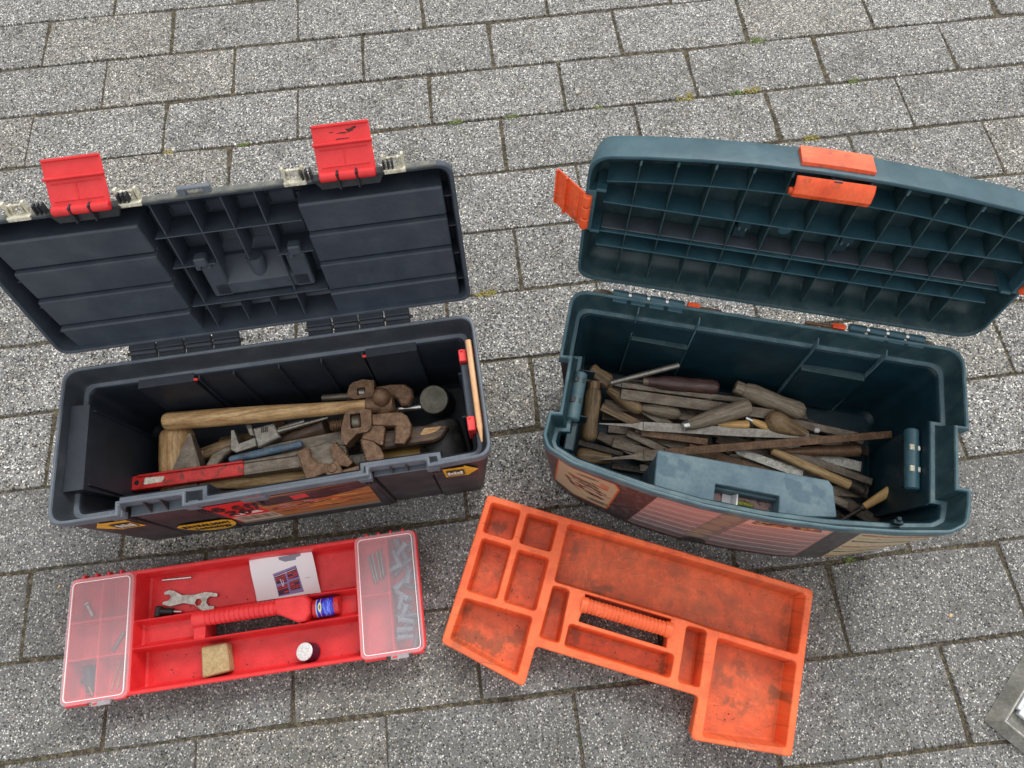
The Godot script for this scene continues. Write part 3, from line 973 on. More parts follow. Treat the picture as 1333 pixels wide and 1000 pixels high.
func left_box_print(t):
	# the printed picture sticker, the yellow arrows and the yellow half oval
	var im := new_image(512, 320, C(150, 92, 52))
	var r := RandomNumberGenerator.new()
	r.seed = 3
	for k in 90:
		var y := r.randf_range(0, 320)
		iline(im, 140, y, 512, y + r.randf_range(-22, 22), r.randf_range(1, 7), C(200, 124, 66).lerp(C(104, 58, 34), r.randf()))
	ipoly(im, [160, 20, 500, 4, 512, 70, 360, 120, 240, 105, 170, 110], C(52, 30, 32))
	for k in 26:
		var x := r.randf_range(170, 480)
		var y := r.randf_range(14, 100)
		iline(im, x, y, x + r.randf_range(20, 70), y + r.randf_range(-8, 8), r.randf_range(2, 8), C(78, 40, 44).lerp(C(150, 110, 116), r.randf() * r.randf()))
	ipoly(im, [262, 40, 312, 34, 318, 78, 266, 84], C(212, 46, 44))
	for k in 40:
		var x := r.randf_range(150, 400)
		var y := 150 + r.randf_range(-26, 70) + (x - 150) * -0.02
		iline(im, x, y, x + r.randf_range(20, 90), y + r.randf_range(-20, 20), r.randf_range(3, 12), [C(170, 30, 32), C(200, 44, 40), C(216, 150, 62), C(176, 130, 140), C(90, 30, 40)][r.randi_range(0, 4)])
	ipoly(im, [0, 0, 140, 0, 150, 320, 0, 320], C(206, 34, 36))
	ipoly(im, [20, 160, 60, 150, 66, 176, 30, 186], C(228, 205, 200))
	ipoly(im, [74, 146, 120, 142, 132, 170, 84, 176], C(228, 205, 200))
	ipoly(im, [6, 200, 150, 196, 158, 318, 10, 320], C(196, 170, 150))
	for k in 22:
		iline(im, 18 + k * 6, 208, 18 + k * 6, 268, r.randf_range(1.5, 4.0), C(50, 40, 38))
	ipoly(im, [0, 292, 512, 286, 512, 320, 0, 320], C(120, 112, 104))
	wear(im, 0.16, C(120, 110, 104))
	var m := MB.new()
	m.quad(V(-0.112, 0.204, 0.1256), V(0.128, 0.204, 0.1196), V(0.120, 0.036, 0.1186), V(-0.112, 0.036, 0.1206), Vector2(0, 0), Vector2(1, 0), Vector2(1, 1), Vector2(0, 1))
	var lab = put(m, "picture_label", print_mat(im), t)
	lettering(lab, "lettering", "66 cm", 0.036, M["black_plastic"], Transform3D(Basis.IDENTITY, V(-0.079, 0.176, 0.1262)))
	lettering(lab, "lettering", "26\"", 0.036, M["black_plastic"], Transform3D(Basis.IDENTITY, V(-0.074, 0.14, 0.1256)))
	# proud panel behind the label
	m = MB.new()
	hexa(m, [V(-0.118, 0.206, 0.116), V(0.134, 0.206, 0.113), V(0.134, 0.206, 0.1188), V(-0.118, 0.206, 0.1248)], [V(-0.120, 0.003, 0.112), V(0.134, 0.003, 0.11), V(0.134, 0.003, 0.1175), V(-0.120, 0.003, 0.1195)])
	put(m, "front_panel", M["plum"], t)
	# half oval
	var p := []
	for k in 15:
		p.append(Vector2(-0.157 + cos(PI + PI * k / 14.0) * 0.044, 0.092 + sin(PI + PI * k / 14.0) * 0.066))
	var yel = mat("sticker_yellow", mottle(50, [C(206, 150, 34), C(222, 166, 42), C(230, 178, 56)], {"patch": 0.3, "pcol": C(130, 100, 50), "thresh": 0.64}), 0.45, {"scale": 12.0})
	m = MB.new()
	for k in 14:
		m.tri(V(-0.157, 0.092, 0.1240), V(p[k].x, p[k].y, 0.1240 - (0.092 - p[k].y) * 0.03), V(p[k + 1].x, p[k + 1].y, 0.1240 - (0.092 - p[k + 1].y) * 0.03))
	m.quad(V(-0.192, 0.104, 0.1242), V(-0.122, 0.104, 0.1242), V(-0.113, 0.092, 0.1240), V(-0.201, 0.092, 0.1240))
	var hs := put(m, "oval_sticker", yel, t) as MeshInstance3D
	lettering(hs, "lettering", "EXTRALIGHT", 0.022, M["black_plastic"], Transform3D(Basis.IDENTITY.scaled(V(0.58, 1.0, 1.0)), V(-0.157, 0.084, 0.1246)))
	lettering(hs, "lettering", "Technology", 0.019, M["black_plastic"], Transform3D(Basis.IDENTITY.scaled(V(0.55, 1.0, 1.0)), V(-0.157, 0.058, 0.1240)))
	# arrows
	for e in [[0.243, 0.296, 0.1187, 1.0], [-0.226, -0.284, 0.1255, -1.0]]:
		m = MB.new()
		var x0: float = e[0]; var x1: float = e[1]; var xm: float = lerpf(x0, x1, 0.62)
		var z: float = e[2]
		m.quad(V(x0, 0.196, z), V(xm, 0.196, z), V(xm, 0.137, z - 0.002), V(x0, 0.137, z - 0.002))
		m.tri(V(xm, 0.203, z), V(x1, 0.168, z - 0.001), V(xm, 0.132, z - 0.002))
		var ar = put(m, "arrow_sticker", yel, t)
		m = MB.new()
		m.quad(V(lerpf(x0, x1, 0.07), 0.182, z + 0.0008), V(lerpf(x0, x1, 0.58), 0.182, z + 0.0008), V(lerpf(x0, x1, 0.58), 0.146, z - 0.0006), V(lerpf(x0, x1, 0.07), 0.146, z - 0.0006))
		put(m, "sticker_picture", M["plum"], ar)
		m = MB.new()
		for k in 5:
			var s := lerpf(x0, x1, 0.1 + k * 0.09)
			m.quad(V(s, 0.178 - (k % 2) * 0.004, z + 0.0013), V(s + 0.0042, 0.178 - (k % 2) * 0.004, z + 0.0013), V(s + 0.0036, 0.156, z + 0.0006), V(s - 0.0004, 0.156, z + 0.0006))
		put(m, "sticker_print", M["white_paint"], ar)

func left_lid(t):
	var lid := Node3D.new()
	lid.name = "lid"
	t.add_child(lid)
	lid.transform = Transform3D(Basis(Vector3.RIGHT, -deg_to_rad(18.5)), V(0, 0.235, -0.1385))
	var o := pts([-0.321, -0.001, 0.321, -0.001, 0.322, 0.2425, -0.322, 0.2425])
	var rad := [0.018, 0.018, 0.022, 0.022]
	# shell is lofted along the lid's depth: y of the flat rings is the depth, their z the length
	var m := MB.new()
	m.x = Transform3D(Basis(Vector3(1, 0, 0), Vector3(0, 0, 1), Vector3(0, 1, 0)), Vector3.ZERO)
	var bk := pts([-0.315, 0.007, 0.315, 0.007, 0.315, 0.2115, -0.315, 0.2115])
	var rs := []
	for e in [[0.016, -0.0565, 1.0], [0.008, -0.0565, 1.0], [0.002, -0.052, 0.92], [0.002, -0.012, 0.06], [0.0, -0.011, 0.0], [0.0, -0.001, 0.0], [0.001, 0.0, 0.0], [0.004, 0.0, 0.0], [0.0055, -0.001, 0.0], [0.0065, -0.008, 0.02], [0.006, -0.046, 0.84], [0.014, -0.0505, 0.92]]:
		rs.append(ring2(o, bk, e[2], e[0], rad, e[1]))
	loft(m, rs)
	cap(m, roundpoly(offset(bk, 0.016), 0.008, 5), -0.0565)
	cap(m, roundpoly(offset(bk, 0.0136), 0.008, 5), -0.0505)
	put(m, "shell", M["navy"], lid)
	# weathered front edge
	m = MB.new()
	bb(m, -0.302, 0.2405, -0.011, 0.302, 0.2445, 0.0012, 0.001)
	put(m, "front_edge", mat("edge_grey", mottle(51, [C(74, 78, 78), C(92, 95, 92), C(112, 112, 102)], {"fine_amt": 0.15}), 0.6, {"scale": 10.0}), lid)
	# padded bin covers
	var sec := pts([0.210, -0.046, 0.2105, -0.006, 0.2095, -0.002, 0.2065, 0.0, 0.1620, -0.0060, 0.1606, -0.0140, 0.1592, -0.0140, 0.1585, -0.0030, 0.1575, -0.0010, 0.155, 0.0, 0.1085, -0.0060, 0.1071, -0.0140, 0.1057, -0.0140, 0.1050, -0.0030, 0.1040, -0.0010, 0.1015, 0.0, 0.0540, -0.0060, 0.0526, -0.0140, 0.0512, -0.0140, 0.0505, -0.0030, 0.0495, -0.0010, 0.047, 0.0, 0.006, -0.0085, 0.003, -0.046])
	for e in [[-0.293, -0.1], [0.111, 0.304]]:
		m = MB.new()
		sweep_x(m, sec, e[0], e[1], 0.0016)
		put(m, "bin_cover", M["navy"], lid, 30)
		for k in 4:
			m = MB.new()
			var zx: float = e[0] - 0.012 if e[0] < 0 else e[1]
			bb(m, zx, 0.05 * k + 0.035, -0.05, zx + 0.012, 0.05 * k + 0.0365, -0.012, 0.0005)
			put(m, "side_rib", M["navy"], lid)
	# ribs between the covers
	for x in [-0.0755, -0.026, 0.0175, 0.060]:
		m = MB.new()
		if x == 0.0175 or x == -0.026:
			sweep_x(m, pts([0.131, -0.051, 0.131, -0.004, 0.234, -0.004, 0.234, -0.010, 0.209, -0.051]), x - 0.0009, x + 0.0009, 0.0004)
			put(m, "rib", M["navy"], lid)
			m = MB.new()
			bb(m, x - 0.0009, 0.012, -0.051, x + 0.0009, 0.057, -0.010, 0.0004)
		else:
			sweep_x(m, pts([0.012, -0.051, 0.007, -0.008, 0.234, -0.008, 0.234, -0.012, 0.209, -0.051]), x - 0.0009, x + 0.0009, 0.0004)
		put(m, "rib", M["navy"], lid)
	for e in [[0.1825, -0.09, 0.109], [0.130, -0.09, -0.03], [0.130, 0.058, 0.109], [0.057, -0.094, 0.109]]:
		m = MB.new()
		bb(m, e[1], e[0] - 0.0009, -0.052, e[2], e[0] + 0.0009, -0.004, 0.0004)
		put(m, "rib", M["navy"], lid)
	for ix in 4:
		for e in [[0.187, 0.206], [0.136, 0.178], [0.016, 0.05]]:
			var x0: float = [-0.07, -0.022, 0.021, 0.064][ix]
			m = MB.new()
			bb(m, x0, e[0], -0.052, x0 + 0.036, e[1], -0.046, 0.002)
			put(m, "cell_pad", M["navy"], lid)
	# raised block under the handle recess
	m = MB.new()
	sweep_x(m, pts([0.062, -0.052, 0.062, -0.016, 0.066, -0.013, 0.084, -0.013, 0.088, -0.016, 0.112, -0.044, 0.114, -0.052]), -0.052, 0.088, 0.002)
	bb(m, -0.058, 0.062, -0.052, -0.03, 0.128, -0.013, 0.002)
	bb(m, 0.064, 0.062, -0.052, 0.092, 0.128, -0.013, 0.002)
	put(m, "handle_block", M["navy"], lid, 25)
	m = MB.new()
	m.x = Transform3D(Basis(Vector3(0, 1, 0), Vector3(1, 0, 0), Vector3(0, 0, -1)), Vector3.ZERO)
	lathe(m, [Vector2(0.078, 0.0), Vector2(0.079, 0.010), Vector2(0.081, 0.0115), Vector2(0.118, 0.0125), Vector2(0.12, 0.0)], Transform3D(Basis.IDENTITY, V(0, 0.0175, 0.028)), 18)
	put(m, "boss", M["navy"], lid)
	for x in [-0.049, 0.083]:
		m = MB.new()
		bb(m, x - 0.009, 0.127, -0.02, x + 0.009, 0.142, -0.002, 0.002)
		bb(m, x - 0.011, 0.121, -0.02, x - 0.004, 0.128, -0.004, 0.001)
		bb(m, x + 0.004, 0.121, -0.02, x + 0.011, 0.128, -0.004, 0.001)
		put(m, "handle_clip", M["navy"], lid)
	# middle tab with a slot
	m = MB.new()
	bb(m, -0.030, 0.243, -0.008, -0.020, 0.2525, 0.0, 0.001)
	bb(m, 0.002, 0.243, -0.008, 0.012, 0.2525, 0.0, 0.001)
	bb(m, -0.030, 0.251, -0.008, 0.012, 0.2545, 0.0, 0.001)
	put(m, "catch_tab", M["navy_rim"], lid)
	# latches
	for x in [-0.150, 0.1875]:
		m = MB.new()
		slab(m, pts([x - 0.046, -0.2425, x + 0.046, -0.2425, x + 0.038, -0.2285, x - 0.038, -0.2285]), -0.004, 0.003, 0.001, Transform3D(Basis(Vector3.RIGHT, PI / 2), Vector3.ZERO))
		bb(m, x - 0.047, 0.24, -0.01, x + 0.047, 0.245, 0.004, 0.001)
		for k in 2:
			bb(m, x - 0.014 + k * 0.0245, 0.23, 0.0, x - 0.0115 + k * 0.0245, 0.254, 0.01, 0.0008)
		for k in 6:
			var xx: float = x + (-0.058 + k * 0.0055 if k < 3 else 0.047 + (k - 3) * 0.0055)
			bb(m, xx - 0.0012, 0.243, -0.008, xx + 0.0012, 0.2575, 0.002, 0.0008)
		put(m, "latch_bracket", M["navy_dark"], lid)
		var la = snap_latch(lid, V(x, 0.2475, 0.0015), 0.0735, 0.062, deg_to_rad(40.0), M["red"])
		if x > 0.0:
			la.set_meta("label", "red latch with a dark smudge near its edge")
			var sm := MB.new()
			sm.x = Transform3D(Basis(Vector3.RIGHT, -deg_to_rad(40.0)), V(x, 0.2475, 0.0015))
			for e in [[0.012, 0.052, 0.007, 0.003], [0.018, 0.0545, 0.004, 0.002], [0.002, 0.0495, 0.009, 0.0012], [0.0, 0.0425, 0.012, 0.0009], [-0.012, 0.0515, 0.004, 0.0008]]:
				var pr := PackedVector2Array()
				for q in 10:
					var rr := 0.75 + 0.25 * sin(q * 2.3 + e[0] * 900.0)
					pr.append(V2(e[0] + cos(TAU * q / 10.0) * e[2] * rr, e[1] + sin(TAU * q / 10.0) * e[3] * rr))
				for q in 10:
					sm.tri(V(e[0], e[1], 0.0017), V(pr[q].x, pr[q].y, 0.0016), V(pr[(q + 1) % 10].x, pr[(q + 1) % 10].y, 0.0016))
			put(sm, "smudge", mat("smudge", C(70, 26, 26), 0.8, {"tri": false}), lid)
	for x in [-0.2315, -0.092, 0.1185, 0.247]:
		m = MB.new()
		bb(m, x - 0.0145, 0.2395, -0.009, x + 0.0145, 0.2455, 0.0035, 0.001)
		for s in [-1.0, 1.0]:
			bb(m, x + s * 0.0125 - 0.002, 0.244, -0.01, x + s * 0.0125 + 0.002, 0.2625, -0.003, 0.0008)
			bb(m, x + s * 0.0065 - 0.0015, 0.244, -0.01, x + s * 0.0065 + 0.0015, 0.2585, -0.004, 0.0008)
		bb(m, x - 0.0145, 0.2535, -0.0105, x + 0.0145, 0.257, -0.007, 0.0008)
		put(m, "ivory_clip", M["ivory"], lid)

# ------------------------------------------------------------------ right toolbox
const BOW_TOP := [[-0.3076, 0.1171], [-0.2982, 0.1358], [-0.2561, 0.1525], [-0.2067, 0.1605], [-0.1386, 0.1706], [-0.0631, 0.1769], [0.0289, 0.1771], [0.1191, 0.1713], [0.2082, 0.1592], [0.2747, 0.1457], [0.2973, 0.1296], [0.302, 0.1030]]
const BOW_LOW := [[-0.2845, 0.112], [-0.276, 0.130], [-0.237, 0.1530], [-0.191, 0.1650], [-0.128, 0.179], [-0.058, 0.1868], [0.027, 0.1878], [0.110, 0.183], [0.193, 0.168], [0.254, 0.147], [0.275, 0.130], [0.279, 0.108]]

func bow(tab: Array, x: float) -> float:
	for i in tab.size() - 1:
		if x <= tab[i + 1][0]:
			return lerpf(tab[i][1], tab[i + 1][1], clampf((x - tab[i][0]) / (tab[i + 1][0] - tab[i][0]), 0, 1))
	return tab[-1][1]

# a point on the bowed front, u counted in table places, y in metres up
func bow_front(u: float, y: float, gap: float) -> Vector3:
	var i := mini(int(u), BOW_TOP.size() - 2)
	var f := u - i
	var k := clampf(y / 0.2, 0.0, 1.0)
	var x: float = lerpf(lerpf(BOW_LOW[i][0], BOW_LOW[i + 1][0], f), lerpf(BOW_TOP[i][0], BOW_TOP[i + 1][0], f), k)
	var z: float = lerpf(lerpf(BOW_LOW[i][1], BOW_LOW[i + 1][1], f), lerpf(BOW_TOP[i][1], BOW_TOP[i + 1][1], f) - 0.0035, k)
	return Vector3(x + gap * clampf(x * 2.5, -0.7, 0.7), y, z + gap)

func build_right_toolbox():
	var t = thing("toolbox", "dark teal plastic toolbox with orange latches and bowed front, open, full of old files", "toolbox", V(0.391, 0, -0.291), -18.3)
	var ax := [-0.3065, -0.134, 0.3025, -0.145, 0.304, -0.0125, 0.288, -0.012, 0.2865, 0.0765, 0.3035, 0.076]
	var bx := [-0.278, -0.108, 0.277, -0.117, 0.280, -0.0125, 0.272, -0.012, 0.2705, 0.0765, 0.281, 0.076]
	for i in range(BOW_TOP.size() - 1, -1, -1):
		ax.append_array(BOW_TOP[i])
		bx.append_array(BOW_LOW[i])
	ax.append_array([-0.3055, 0.079, -0.2895, 0.0765, -0.2905, -0.0115, -0.306, -0.0095])
	bx.append_array([-0.282, 0.079, -0.274, 0.0765, -0.2745, -0.0115, -0.281, -0.0095])
	var rad := [0.03, 0.03, 0.002, 0.002, 0.002, 0.002, 0.02, 0.02, 0.03, 0.1, 0.1, 0.1, 0.1, 0.1, 0.1, 0.06, 0.02, 0.02, 0.002, 0.002, 0.002, 0.002]
	var a := pts(ax)
	var b := pts(bx)
	box_shell(t, a, b, rad, 0.225, 0.190, M["plum"], M["teal_rim"], M["teal_flare"])
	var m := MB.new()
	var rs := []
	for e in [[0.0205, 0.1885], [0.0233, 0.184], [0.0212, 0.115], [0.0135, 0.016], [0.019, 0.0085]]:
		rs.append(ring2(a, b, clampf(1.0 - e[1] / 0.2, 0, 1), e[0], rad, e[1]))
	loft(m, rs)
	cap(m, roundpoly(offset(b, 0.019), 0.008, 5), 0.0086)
	put(m, "lining", M["teal"], t)  # darkened teal, the shade in this box put into the colour
	# ribs and shelves on the back wall
	for x in [-0.196, -0.099, 0.086, 0.19]:
		m = MB.new()
		hexa(m, [V(x - 0.001, 0.216, -0.125), V(x + 0.001, 0.216, -0.125), V(x + 0.001, 0.214, -0.1145), V(x - 0.001, 0.214, -0.1145)], [V(x - 0.001, 0.02, -0.098), V(x + 0.001, 0.02, -0.098), V(x + 0.001, 0.02, -0.0915), V(x - 0.001, 0.02, -0.0915)])
		put(m, "rib", M["teal_rim"], t)
	for x in [-0.115, 0.121]:
		m = MB.new()
		hexa(m, [V(x - 0.001, 0.128, -0.112), V(x + 0.001, 0.128, -0.112), V(x + 0.001, 0.128, -0.104), V(x - 0.001, 0.128, -0.104)], [V(x - 0.001, 0.02, -0.098), V(x + 0.001, 0.02, -0.098), V(x + 0.001, 0.02, -0.094), V(x - 0.001, 0.02, -0.094)])
		put(m, "rib", M["teal"], t)
	for e in [[-0.195, -0.1], [0.087, 0.189]]:
		m = MB.new()
		hexa(m, [V(e[0], 0.146, -0.115), V(e[1], 0.146, -0.115), V(e[1], 0.143, -0.1005), V(e[0], 0.143, -0.1005)], [V(e[0], 0.02, -0.1), V(e[1], 0.02, -0.1), V(e[1], 0.02, -0.0925), V(e[0], 0.02, -0.0925)])
		put(m, "wall_panel", M["teal"], t)
		m = MB.new()
		bb(m, e[0], 0.1435, -0.111, e[1], 0.1462, -0.1, 0.0008)
		put(m, "shelf_edge", M["teal_flare"], t)
	# pivot posts in the ends
	for s in [-1.0, 1.0]:
		m = MB.new()
		var y: float = 0.165 if s > 0 else 0.190
		var x: float = 0.2525 if s > 0 else -0.268
		rod(m, V(x, y, -0.022 if s > 0 else -0.005), V(x, y, 0.075), 0.0105, -1, 16)
		bb(m, x - 0.002 if s > 0 else x - 0.012, y - 0.012, -0.012 if s > 0 else -0.004, x + 0.016 if s > 0 else x + 0.004, y, 0.066 if s > 0 else 0.073, 0.002)
		var po = put(m, "pivot_post", M["teal_rim"] if s < 0 else M["teal_lid"], t)
		if s < 0:
			m = MB.new()
			bb(m, x - 0.006, 0.015, 0.075, x + 0.010, 0.186, 0.122, 0.002)
			put(m, "post_block", M["teal"], po)
		for z in [-0.010, 0.066]:
			m = MB.new()
			bb(m, x - 0.004, y - 0.026, z - 0.0008, x + 0.022, y + 0.002, z + 0.0008, 0.0004)
			put(m, "web", M["teal"], po)
		for z in [0.010, 0.044]:
			m = MB.new()
			bb(m, x - 0.0075 , y + 0.0045, z - 0.0045, x - 0.001, y + 0.0108, z + 0.0045, 0.0006)
			put(m, "bright_insert", M["ivory"] if s > 0 else M["black_plastic"], po)
			m = MB.new()
			bb(m, x + 0.004, y + 0.0055, z - 0.004, x + 0.008, y + 0.0098, z + 0.004, 0.0006)
			put(m, "bright_insert", M["zinc"] if s > 0 else M["black_plastic"], po)
	# small keeper on the front rim
	m = MB.new()
	bb(m, 0.209, 0.188, 0.134, 0.222, 0.200, 0.1405, 0.001)
	bb(m, 0.212, 0.196, 0.130, 0.218, 0.204, 0.136, 0.001)
	put(m, "rim_keeper", M["teal"], t)
	# bin in the front with its window
	m = MB.new()
	var o := PackedVector2Array([V2(-0.1325, 0.0924), V2(0.124, 0.0890), V2(0.131, 0.098), V2(0.1375, 0.143)])
	for x in [0.09, 0.04, -0.01, -0.07, -0.1]:
		o.append(V2(x, bow(BOW_TOP, x) - 0.0216))
	o.append(V2(-0.1305, 0.149))
	tray(m, o, 0.004, [[rectp(-0.0411, 0.128, 0.0535, 0.1535), 0.145, 0.002, 0.0005]], 0.180, 0.003)
	m.x = Transform3D(Basis(Vector3.RIGHT, 0.0), Vector3.ZERO)
	var bin = put(m, "front_bin", M["slate_blue"], t)
	m = MB.new()
	bb(m, -0.0405, 0.146, 0.1283, 0.053, 0.168, 0.1330, 0.0008)
	put(m, "bin_ledge", M["teal_rim"], bin)
	m = MB.new()
	m.quad(V(-0.0405, 0.1466, 0.133), V(0.053, 0.1466, 0.133), V(0.053, 0.1466, 0.153), V(-0.0405, 0.1466, 0.153))
	put(m, "bin_lining", M["card_pink"], bin)
	# hinges
	for s in [-1.0, 1.0]:
		var x0: float = -0.243 if s < 0 else 0.127
		var h := MB.new()
		for k in 4:
			var z: float = -0.139 if s < 0 else -0.150
			rod(h, V(x0 + k * 0.0295 + 0.002, 0.222, z), V(x0 + (k + 1) * 0.0295 - 0.002, 0.222, z), 0.0062)
			bb(h, x0 + k * 0.0295 + 0.003, 0.217, z, x0 + (k + 1) * 0.0295 - 0.003, 0.2215, z + 0.014, 0.001)
		var ho = put(h, "hinge", M["teal_lid"], t)
		for k in range(1, 4):
			h = MB.new()
			var z: float = -0.139 if s < 0 else -0.150
			rod(h, V(x0 + k * 0.0295 - 0.003, 0.2235, z), V(x0 + k * 0.0295 + 0.003, 0.2235, z), 0.0042)
			put(h, "hinge_pin", M["chrome"], ho)
		h = MB.new()
		var zz: float = -0.141 if s < 0 else -0.148
		var xo: float = -0.122 if s < 0 else 0.104
		bb(h, xo, 0.215, zz - 0.005, xo + 0.02, 0.224, zz + 0.004, 0.0015)
		put(h, "hinge_end", M["orange_clip"], ho)
		h = MB.new()
		rod(h, V(xo + (0.02 if s < 0 else -0.04), 0.217, zz), V(xo + (0.055 if s < 0 else 0.0), 0.217, zz), 0.003)
		put(h, "hinge_rod", M["rust"], ho)
		h = MB.new()
		var xe: float = -0.2545 if s < 0 else 0.2535
		m = h
		lathe(m, [Vector2(-0.004, 0.0), Vector2(-0.004, 0.021), Vector2(0.004, 0.021), Vector2(0.004, 0.0)], along(V(xe, 0.190, zz - 0.004), V(xe, 0.190, zz + 0.02)), 20)
		put(m, "hinge_cap", M["rust_grey"], ho)
	right_box_print(t)
	right_lid(t)

func V2(x, y) -> Vector2:
	return Vector2(x, y)

func right_box_print(t):
	var im := new_image(1024, 384, C(58, 44, 46))
	var r := RandomNumberGenerator.new()
	r.seed = 8
	# u 0..1024 is x -0.285 .. 0.285, v 0..384 is y 0.206 .. 0.008
	var X := func(x): return (x + 0.285) / 0.57 * 1024.0
	# sticker with a picture of tools
	ipoly(im, [X.call(-0.277), 6, X.call(-0.187), 20, X.call(-0.178), 60, X.call(-0.181), 330, X.call(-0.277), 330], C(186, 84, 48))
	ipoly(im, [X.call(-0.275), 12, X.call(-0.189), 26, X.call(-0.181), 64, X.call(-0.184), 322, X.call(-0.274), 322], C(172, 152, 122))
	for k in 44:
		var x: float = X.call(r.randf_range(-0.262, -0.205))
		var y := r.randf_range(70, 200) + (x - 40) * 0.35
		iline(im, x, y, x + r.randf_range(10, 46), y + r.randf_range(6, 26), r.randf_range(3, 12), [C(98, 46, 42), C(60, 40, 46), C(140, 80, 58), C(44, 34, 40)][r.randi_range(0, 3)])
	for k in 16:
		var x: float = X.call(-0.245 + k * 0.0022)
		iline(im, x, 44, x, 62, 2.5, C(70, 56, 50))
		iline(im, x + 50, 270, x + 50, 300, 2.5, C(60, 52, 48))
	ipoly(im, [X.call(-0.208), 60, X.call(-0.193), 72, X.call(-0.194), 110, X.call(-0.207), 96], C(186, 110, 80))
	# drawers picture
	ipoly(im, [X.call(-0.126), 0, X.call(0.124), 0, X.call(0.140), 366, X.call(-0.143), 366], C(150, 112, 108))
	for k in 7:
		var y := 8.0 + k * 50.0
		var c := C(182, 126, 118).lerp(C(112, 100, 104), clampf(k / 5.0, 0, 1))
		ipoly(im, [X.call(-0.126 - k * 0.0022), y, X.call(0.125), y, X.call(0.126), y + 40, X.call(-0.127 - k * 0.0022), y + 40], c)
		iline(im, X.call(-0.128 - k * 0.002), y + 44, X.call(0.126), y + 44, 5, C(188, 168, 160))
		iline(im, X.call(-0.128), y + 20, X.call(0.122), y + 24, 3, c.darkened(0.22))
		iline(im, X.call(-0.12), y + 30, X.call(0.12), y + 12, 2, c.lightened(0.2))
	for k in 5:
		ipoly(im, [X.call(-0.032 - k * 0.004), 6 + k * 62, X.call(0.008 - k * 0.004), 6 + k * 62, X.call(0.004 - k * 0.004), 64 + k * 62, X.call(-0.036 - k * 0.004), 64 + k * 62], C(112, 96, 92))
		iell(im, X.call(-0.016 - k * 0.005), 36 + k * 64, 27, 25, C(134, 116, 98))
	iell(im, X.call(-0.03), 360, 36, 44, C(58, 54, 56))
	ipoly(im, [X.call(0.008), 4, X.call(0.12), 4, X.call(0.122), 46, X.call(0.004), 60], C(202, 150, 136))
	ipoly(im, [X.call(0.016), 12, X.call(0.108), 10, X.call(0.112), 36, X.call(0.014), 44], C(92, 44, 40))
	for k in 34:
		var x: float = X.call(r.randf_range(0.015, 0.1))
		var y := r.randf_range(8, 40)
		iline(im, x, y, x + r.randf_range(6, 26), y + r.randf_range(-8, 8), r.randf_range(2, 6), [C(220, 140, 52), C(226, 176, 90), C(206, 96, 54), C(190, 170, 120), C(70, 60, 62)][r.randi_range(0, 4)])
	# dark band
	ipoly(im, [X.call(0.124), 0, X.call(0.160), 0, X.call(0.182), 384, X.call(0.138), 384], C(62, 62, 64))
	# sticker with rows
	ipoly(im, [X.call(0.162), 6, X.call(0.272), 30, X.call(0.278), 384, X.call(0.184), 384], C(178, 166, 132))
	for k in 9:
		var y := 24.0 + k * 40
		ipoly(im, [X.call(0.168 + k * 0.002), y, X.call(0.268), y + 14, X.call(0.269), y + 32, X.call(0.169 + k * 0.002), y + 18], [C(150, 86, 66), C(156, 150, 116), C(92, 74, 70), C(196, 168, 132)][k % 4])
		for j in 8:
			var x: float = X.call(0.176 + j * 0.011)
			iline(im, x, y + 4, x + 12, y + 8, 5, C(74, 56, 54).lerp(C(200, 180, 150), r.randf()))
	wear(im, 0.3, C(146, 134, 126))
	var m := MB.new()
	var n := 44
	for i in n:
		var u0 := lerpf(0.75, 10.2, float(i) / n)
		var u1 := lerpf(0.75, 10.2, float(i + 1) / n)
		for j in 4:
			var ya := lerpf(0.204, 0.008, j / 4.0)
			var yb := lerpf(0.204, 0.008, (j + 1) / 4.0)
			var f := func(u, y): return bow_front(u, y, 0.0022)
			var g := func(u, y): return V2((bow_front(u, y, 0.0).x + 0.285) / 0.57, (0.206 - y) / 0.198)
			m.quad(f.call(u0, ya), f.call(u1, ya), f.call(u1, yb), f.call(u0, yb), g.call(u0, ya), g.call(u1, ya), g.call(u1, yb), g.call(u0, yb))
	put(m, "printed_label", print_mat(im, 0.38), t)

func lid_bow(x: float) -> float:
	var u := (x + 0.015) / 0.29
	return 0.2525 - 0.0235 * u * u

